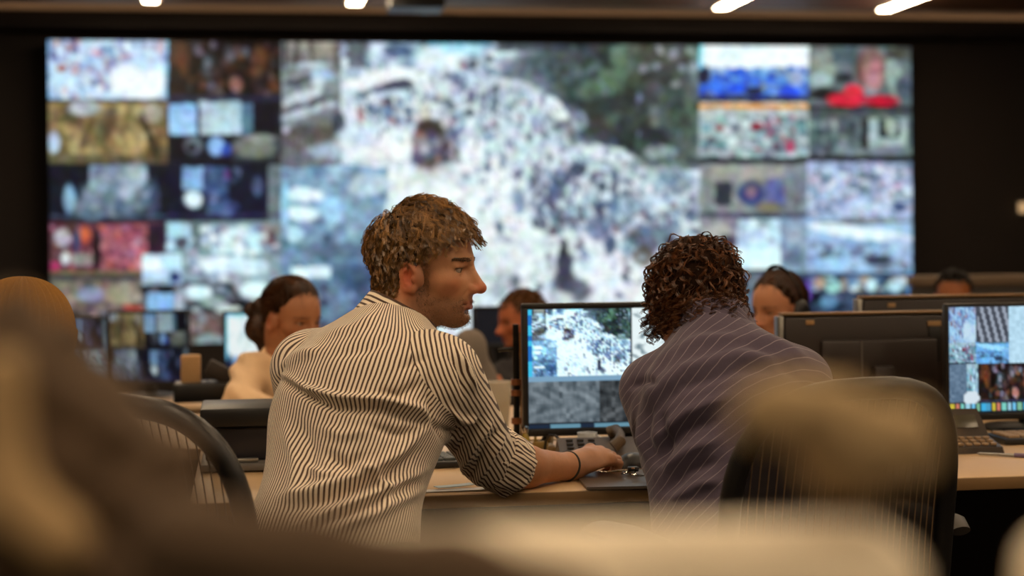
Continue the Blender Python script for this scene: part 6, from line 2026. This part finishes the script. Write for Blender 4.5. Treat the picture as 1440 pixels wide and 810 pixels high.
# --- ginger-haired person in dark clothes, centre
h = Frame(V(738, 455, 6.6), 200, 10, 0)
nk = V(748, 500, 6.62)
r, org, A = sit_person('ginger-haired person in dark clothes behind the central monitor', h, 0.97, nk, [V(712, 528, 6.5), V(800, 525, 6.72)], [V(704, 568, 6.35), V(805, 585, 6.55)],
                       [V(698, 545, 6.22), V(770, 590, 6.35)], [V(690, 530, 6.16), V(750, 588, 6.30)], V(752, 560, 6.66), V(755, 620, 6.72), 225, (196, 114, 74), mat('black_shirt', (34, 30, 32), 0.8, var=0.2, scale=40), trunk=(0.16, 0.11))
gm = hair_mat('ginger_hair', (70, 40, 18), (150, 94, 42))
skull_cap('hair_under', h, 0.97, short_mask, 0.010, gm, r, org, 0.2)
roots, g = scalp_points(220, 51, short_mask)
S, lock = grow(roots, g.uniform(0.02, 0.035, 220), g.uniform(0.006, 0.014, 220), lambda p: (p - np.array([-0.05, 0, 0.13])) * 8 + np.array([0.2, 0, -0.3]), g, 8, per=6, spread=0.005)
strand_set('hair', S, lock, h, 0.97, g, gm, r, org, 0.001, 0.0006)
seat_legs(r, org, V(755, 610, 6.74), np.array([-0.5, -0.86, 0]))
simple_seat('black stool under the ginger-haired person', V(755, 610, 6.74), None)

# --- far man at the right, only his brow above the monitors
h = Frame(V(1341, 421, 7.9), 255, 8, 0)
nk = V(1343, 462, 7.95)
r, org, A = sit_person('dark-haired man far at the right behind the monitors', h, 1.0, nk, [V(1288, 485, 7.9), V(1398, 485, 7.95)], [V(1282, 545, 7.75), V(1402, 545, 7.75)],
                       [V(1315, 548, 7.55), V(1370, 548, 7.55)], [V(1325, 547, 7.47), V(1360, 547, 7.47)], V(1343, 530, 8.0), V(1343, 590, 8.05), 265, (150, 88, 48), mat('charcoal_shirt', (40, 36, 36), 0.8, var=0.2, scale=40), rts=(True, False))
bm_ = hair_mat('black_hair', (16, 12, 10), (52, 40, 32))
skull_cap('hair_under', h, 1.0, short_mask, 0.008, bm_, r, org, 0.2)
roots, g = scalp_points(200, 61, short_mask)
S, lock = grow(roots, g.uniform(0.012, 0.02, 200), g.uniform(0.006, 0.012, 200), lambda p: p - np.array([-0.03, 0, 0.10]), g, 6, per=6, spread=0.005)
strand_set('hair', S, lock, h, 1.0, g, bm_, r, org, 0.001, 0.0006)
seat_legs(r, org, V(1343, 590, 8.08), np.array([-0.1, -0.99, 0]))
simple_seat('black stool under the far man at the right', V(1343, 590, 8.08), None)

# --- person in a ribbed knitted hat, left edge
h = Frame(V(30, 503, 3.05), 96, 5, 0)
nk = V(30, 570, 3.02)
m_jk = mat('olive_brown_jacket', (92, 72, 46), 0.85, var=0.15, scale=40)
r, org, A = sit_person('person in a mustard-brown ribbed knit hat at the left edge', h, 1.0, nk, [V(-80, 640, 3.0), V(132, 640, 3.02)], [V(-95, 760, 2.98), V(150, 760, 3.02)],
                       [V(-60, 745, 3.18), V(110, 745, 3.2)], [V(-30, 742, 3.24), V(85, 742, 3.26)], V(18, 700, 2.96), V(-20, 830, 2.88), 96, (170, 120, 86), m_jk, rts=(False, True))
kn = mat('mustard_knit', (148, 104, 44), 0.95, var=0.15, scale=200, bump=0.4, bscale=500)
nu, nv = 264, 26
vs, fs = [], []
for j in range(nv + 1):
    for i in range(nu):
        th, ph = (0.02 + 0.60 * j / nv) * math.pi, 2 * math.pi * i / nu
        d = np.array([math.sin(th) * math.cos(ph), math.sin(th) * math.sin(ph), math.cos(th)])
        rr = 0.014 + 0.0042 * math.cos(34 * ph + 1.5 * th) * min(1, th * 1.4) + 0.004 * (j > nv - 6)
        n_ = d / SKULL_R; n_ /= np.linalg.norm(n_)
        vs.append(SKULL_C + SKULL_R * d + n_ * rr)
for j in range(nv):
    for i in range(nu): fs.append((j * nu + i, (j + 1) * nu + i, (j + 1) * nu + (i + 1) % nu, j * nu + (i + 1) % nu))
fs.append(tuple(range(nu)))
mesh_obj('knit_hat', to_room(h.pts(np.array(vs))) - org, fs, kn, r)
seat_legs(r, org, V(-120, 900, 2.90), np.array([-0.3, 0.95, 0]))
simple_seat('black stool under the person in the knit hat', V(-120, 900, 2.90), None)

# --- small grey swivel chair between the men and the ginger-haired person
p = V(640, 484, 6.0); b = p.copy(); b[2] = -CAM_H
org = to_room(b); org[2] = 0
t = thing('swivel_chair', 'small grey upholstered chair behind the striped-shirt man\'s chin', 'chair', org, R(10))
z0 = float(to_room(p)[2])
gu = mat('grey_upholstery', (128, 116, 104), 0.9, var=0.1, scale=60)
F = Field((-0.2, -0.35, z0 - 0.3), (0.2, -0.05, z0 + 0.2), 0.008)
F.add(ell((0, -0.2, z0), (0.062, 0.03, 0.064)), 0.02); F.add(ell((0, -0.2, z0 - 0.12), (0.10, 0.03, 0.10)), 0.04)
v_, q_ = F.surface()
mesh_obj('backrest', v_, q_, gu, t)
MB().box((0, 0.02, 0.45), (0.40, 0.40, 0.08), 0.036, seg=4).build('seat', gu, t)
MB().tube([(0, -0.22, z0 - 0.15), (0, -0.25, 0.5), (0, -0.12, 0.41)], 0.02, 8).build('back_post', m_rim, t)
MB().lathe([(0.025, 0.05), (0.025, 0.41)], n=14).build('column', m_blackmetal, t)
MB().lathe([(0.03, 0.0), (0.25, 0.0), (0.25, 0.015), (0.05, 0.05), (0.03, 0.055)], n=28).build('base', m_rim, t)

# ------------------------------------------------------------------ things right in front of the lens, far out of focus
m_cream = mat('cream_leather', (252, 236, 208), 0.55, var=0.05, scale=40, bump=0.1, bscale=300)


def near_chair(label, px, d, top_y, w, rz=0.0, h=0.62):
    p = V(px, top_y, d); b = p.copy(); b[2] = -CAM_H
    org = to_room(b); org[2] = 0
    zt = float(to_room(p)[2])
    t = thing('padded_chair', label, 'chair', org, -YAW + rz, 'cream padded chairs in front of the lens')
    MB().box((0, 0, zt - h / 2), (w, 0.06, h), 0.020, seg=5).build('backrest', m_cream, t)
    MB().box((0, 0.034, zt - h / 2), (w * 0.8, 0.02, h * 0.85), 0.01, seg=3).build('back_pad', m_cream, t)
    MB().box((0, 0.24, 0.46), (w, 0.42, 0.08), 0.036, seg=4).build('seat', m_cream, t)
    for sx in (-1, 1):
        x = sx * (w / 2 - 0.025)
        MB().tube([(x, 0.0, zt - h * 0.8), (x, 0.02, 0.44), (x, -0.01, 0.0)], 0.011, 8).build('leg', m_rim, t)
        MB().tube([(x, 0.40, 0.44), (x, 0.42, 0.0)], 0.011, 8).build('leg', m_rim, t)
    return t, org, zt


NC_D = 0.60
near_chair('cream padded chair back along the bottom of the picture', 872, NC_D, 740, 0.232)
near_chair('cream padded chair corner in the bottom right of the picture', 1790, 0.66, 735, 0.17)
_, _, ztl = near_chair('cream padded chair under the brown jacket at the left', 130, 0.655, 640, 0.10)

# brown jacket thrown over the left chair; sleeve added to darken the cream one
org = to_room(V(130, 640, 0.655))
t = thing('draped_jacket', 'blurred brown jacket thrown over a chair in the left foreground', 'jacket', org)
mj = mat('brown_jacket', (92, 74, 56), 0.9, var=0.15, scale=30)
F = Field(V(-330, 1150, 0.60) - np.array([0, 0.02, 0]), V(700, 330, 0.62) + np.array([0, 0.12, 0.0]), 0.004)
for a, b, ra, rb in [((20, 510), (120, 580), 0.018, 0.016), ((120, 580), (200, 700), 0.018, 0.020), ((200, 700), (280, 810), 0.020, 0.018), ((10, 530), (10, 800), 0.024, 0.042),
                     ((80, 660), (110, 900), 0.034, 0.046), ((-80, 550), (-140, 800), 0.030, 0.05)]:
    F.add(cap(V(*a, 0.63), V(*b, 0.63), ra, rb), 0.02)
o, v = body_obj('shell', F, t, org, mj)
n = normals_of(o)
d = 0.003 * np.sin(v[:, 0] * 190 + 2 * np.sin(v[:, 2] * 120)) + 0.002 * np.sin(v[:, 2] * 260 + v[:, 0] * 140)
o.data.vertices.foreach_set('co', (to_room(v + n * d[:, None]) - org).astype(np.float32).ravel()); o.data.update()
F = Field(V(80, 1000, 0.53), V(930, 640, 0.60) + np.array([0, 0.03, 0]), 0.004)
for a, b, ra, rb in [((250, 762), (430, 792), 0.016, 0.015), ((430, 792), (640, 815), 0.015, 0.014), ((640, 815), (800, 850), 0.014, 0.012)]:
    F.add(cap(V(*a, 0.56), V(*b, 0.56), ra, rb), 0.012)
body_obj('sleeve', F, t, org, mj)  # dark strip shaped to stand in for the dimmer left of the cream chair
F = Field(V(-160, 900, 0.56), V(160, 440, 0.60) + np.array([0, 0.03, 0]), 0.004)
for a, b, ra, rb in [((5, 520), (0, 700), 0.008, 0.011), ((0, 700), (80, 760), 0.011, 0.012)]:
    F.add(cap(V(*a, 0.575), V(*b, 0.575), ra, rb), 0.012)
body_obj('lining', F, t, org, mat('tan_lining', (182, 152, 108), 0.8, var=0.1))

# crumpled tan cloth lying on top of the chair back
org = to_room(V(1180, 738, 0.60))
t = thing('crumpled_cloth', 'blurred crumpled tan cloth on top of the cream chair back', 'cloth', org)
F = Field(V(960, 770, 0.50), V(1420, 440, 0.60) + np.array([0, 0.06, 0]), 0.0025)
for c, r in [((1122, 578, 0.57), (0.021, 0.011, 0.0125)), ((1236, 622, 0.57), (0.022, 0.012, 0.0155)), ((1190, 640, 0.585), (0.018, 0.012, 0.010)), ((1205, 712, 0.60), (0.012, 0.010, 0.014))]:
    F.add(ell(V(*c), r), 0.008)
F.add(cap(V(1190, 640, 0.585), V(1200, 735, 0.60), 0.007, 0.009), 0.01)
o, v = body_obj('cloth', F, t, org, mat('tan_cloth', (188, 162, 120), 0.85, var=0.12, scale=60))
n = normals_of(o)
d = 0.0014 * np.sin(v[:, 0] * 420 + 2 * np.sin(v[:, 2] * 300)) + 0.001 * np.sin(v[:, 2] * 500 + v[:, 0] * 340)
o.data.vertices.foreach_set('co', (to_room(v + n * d[:, None]) - org).astype(np.float32).ravel()); o.data.update()
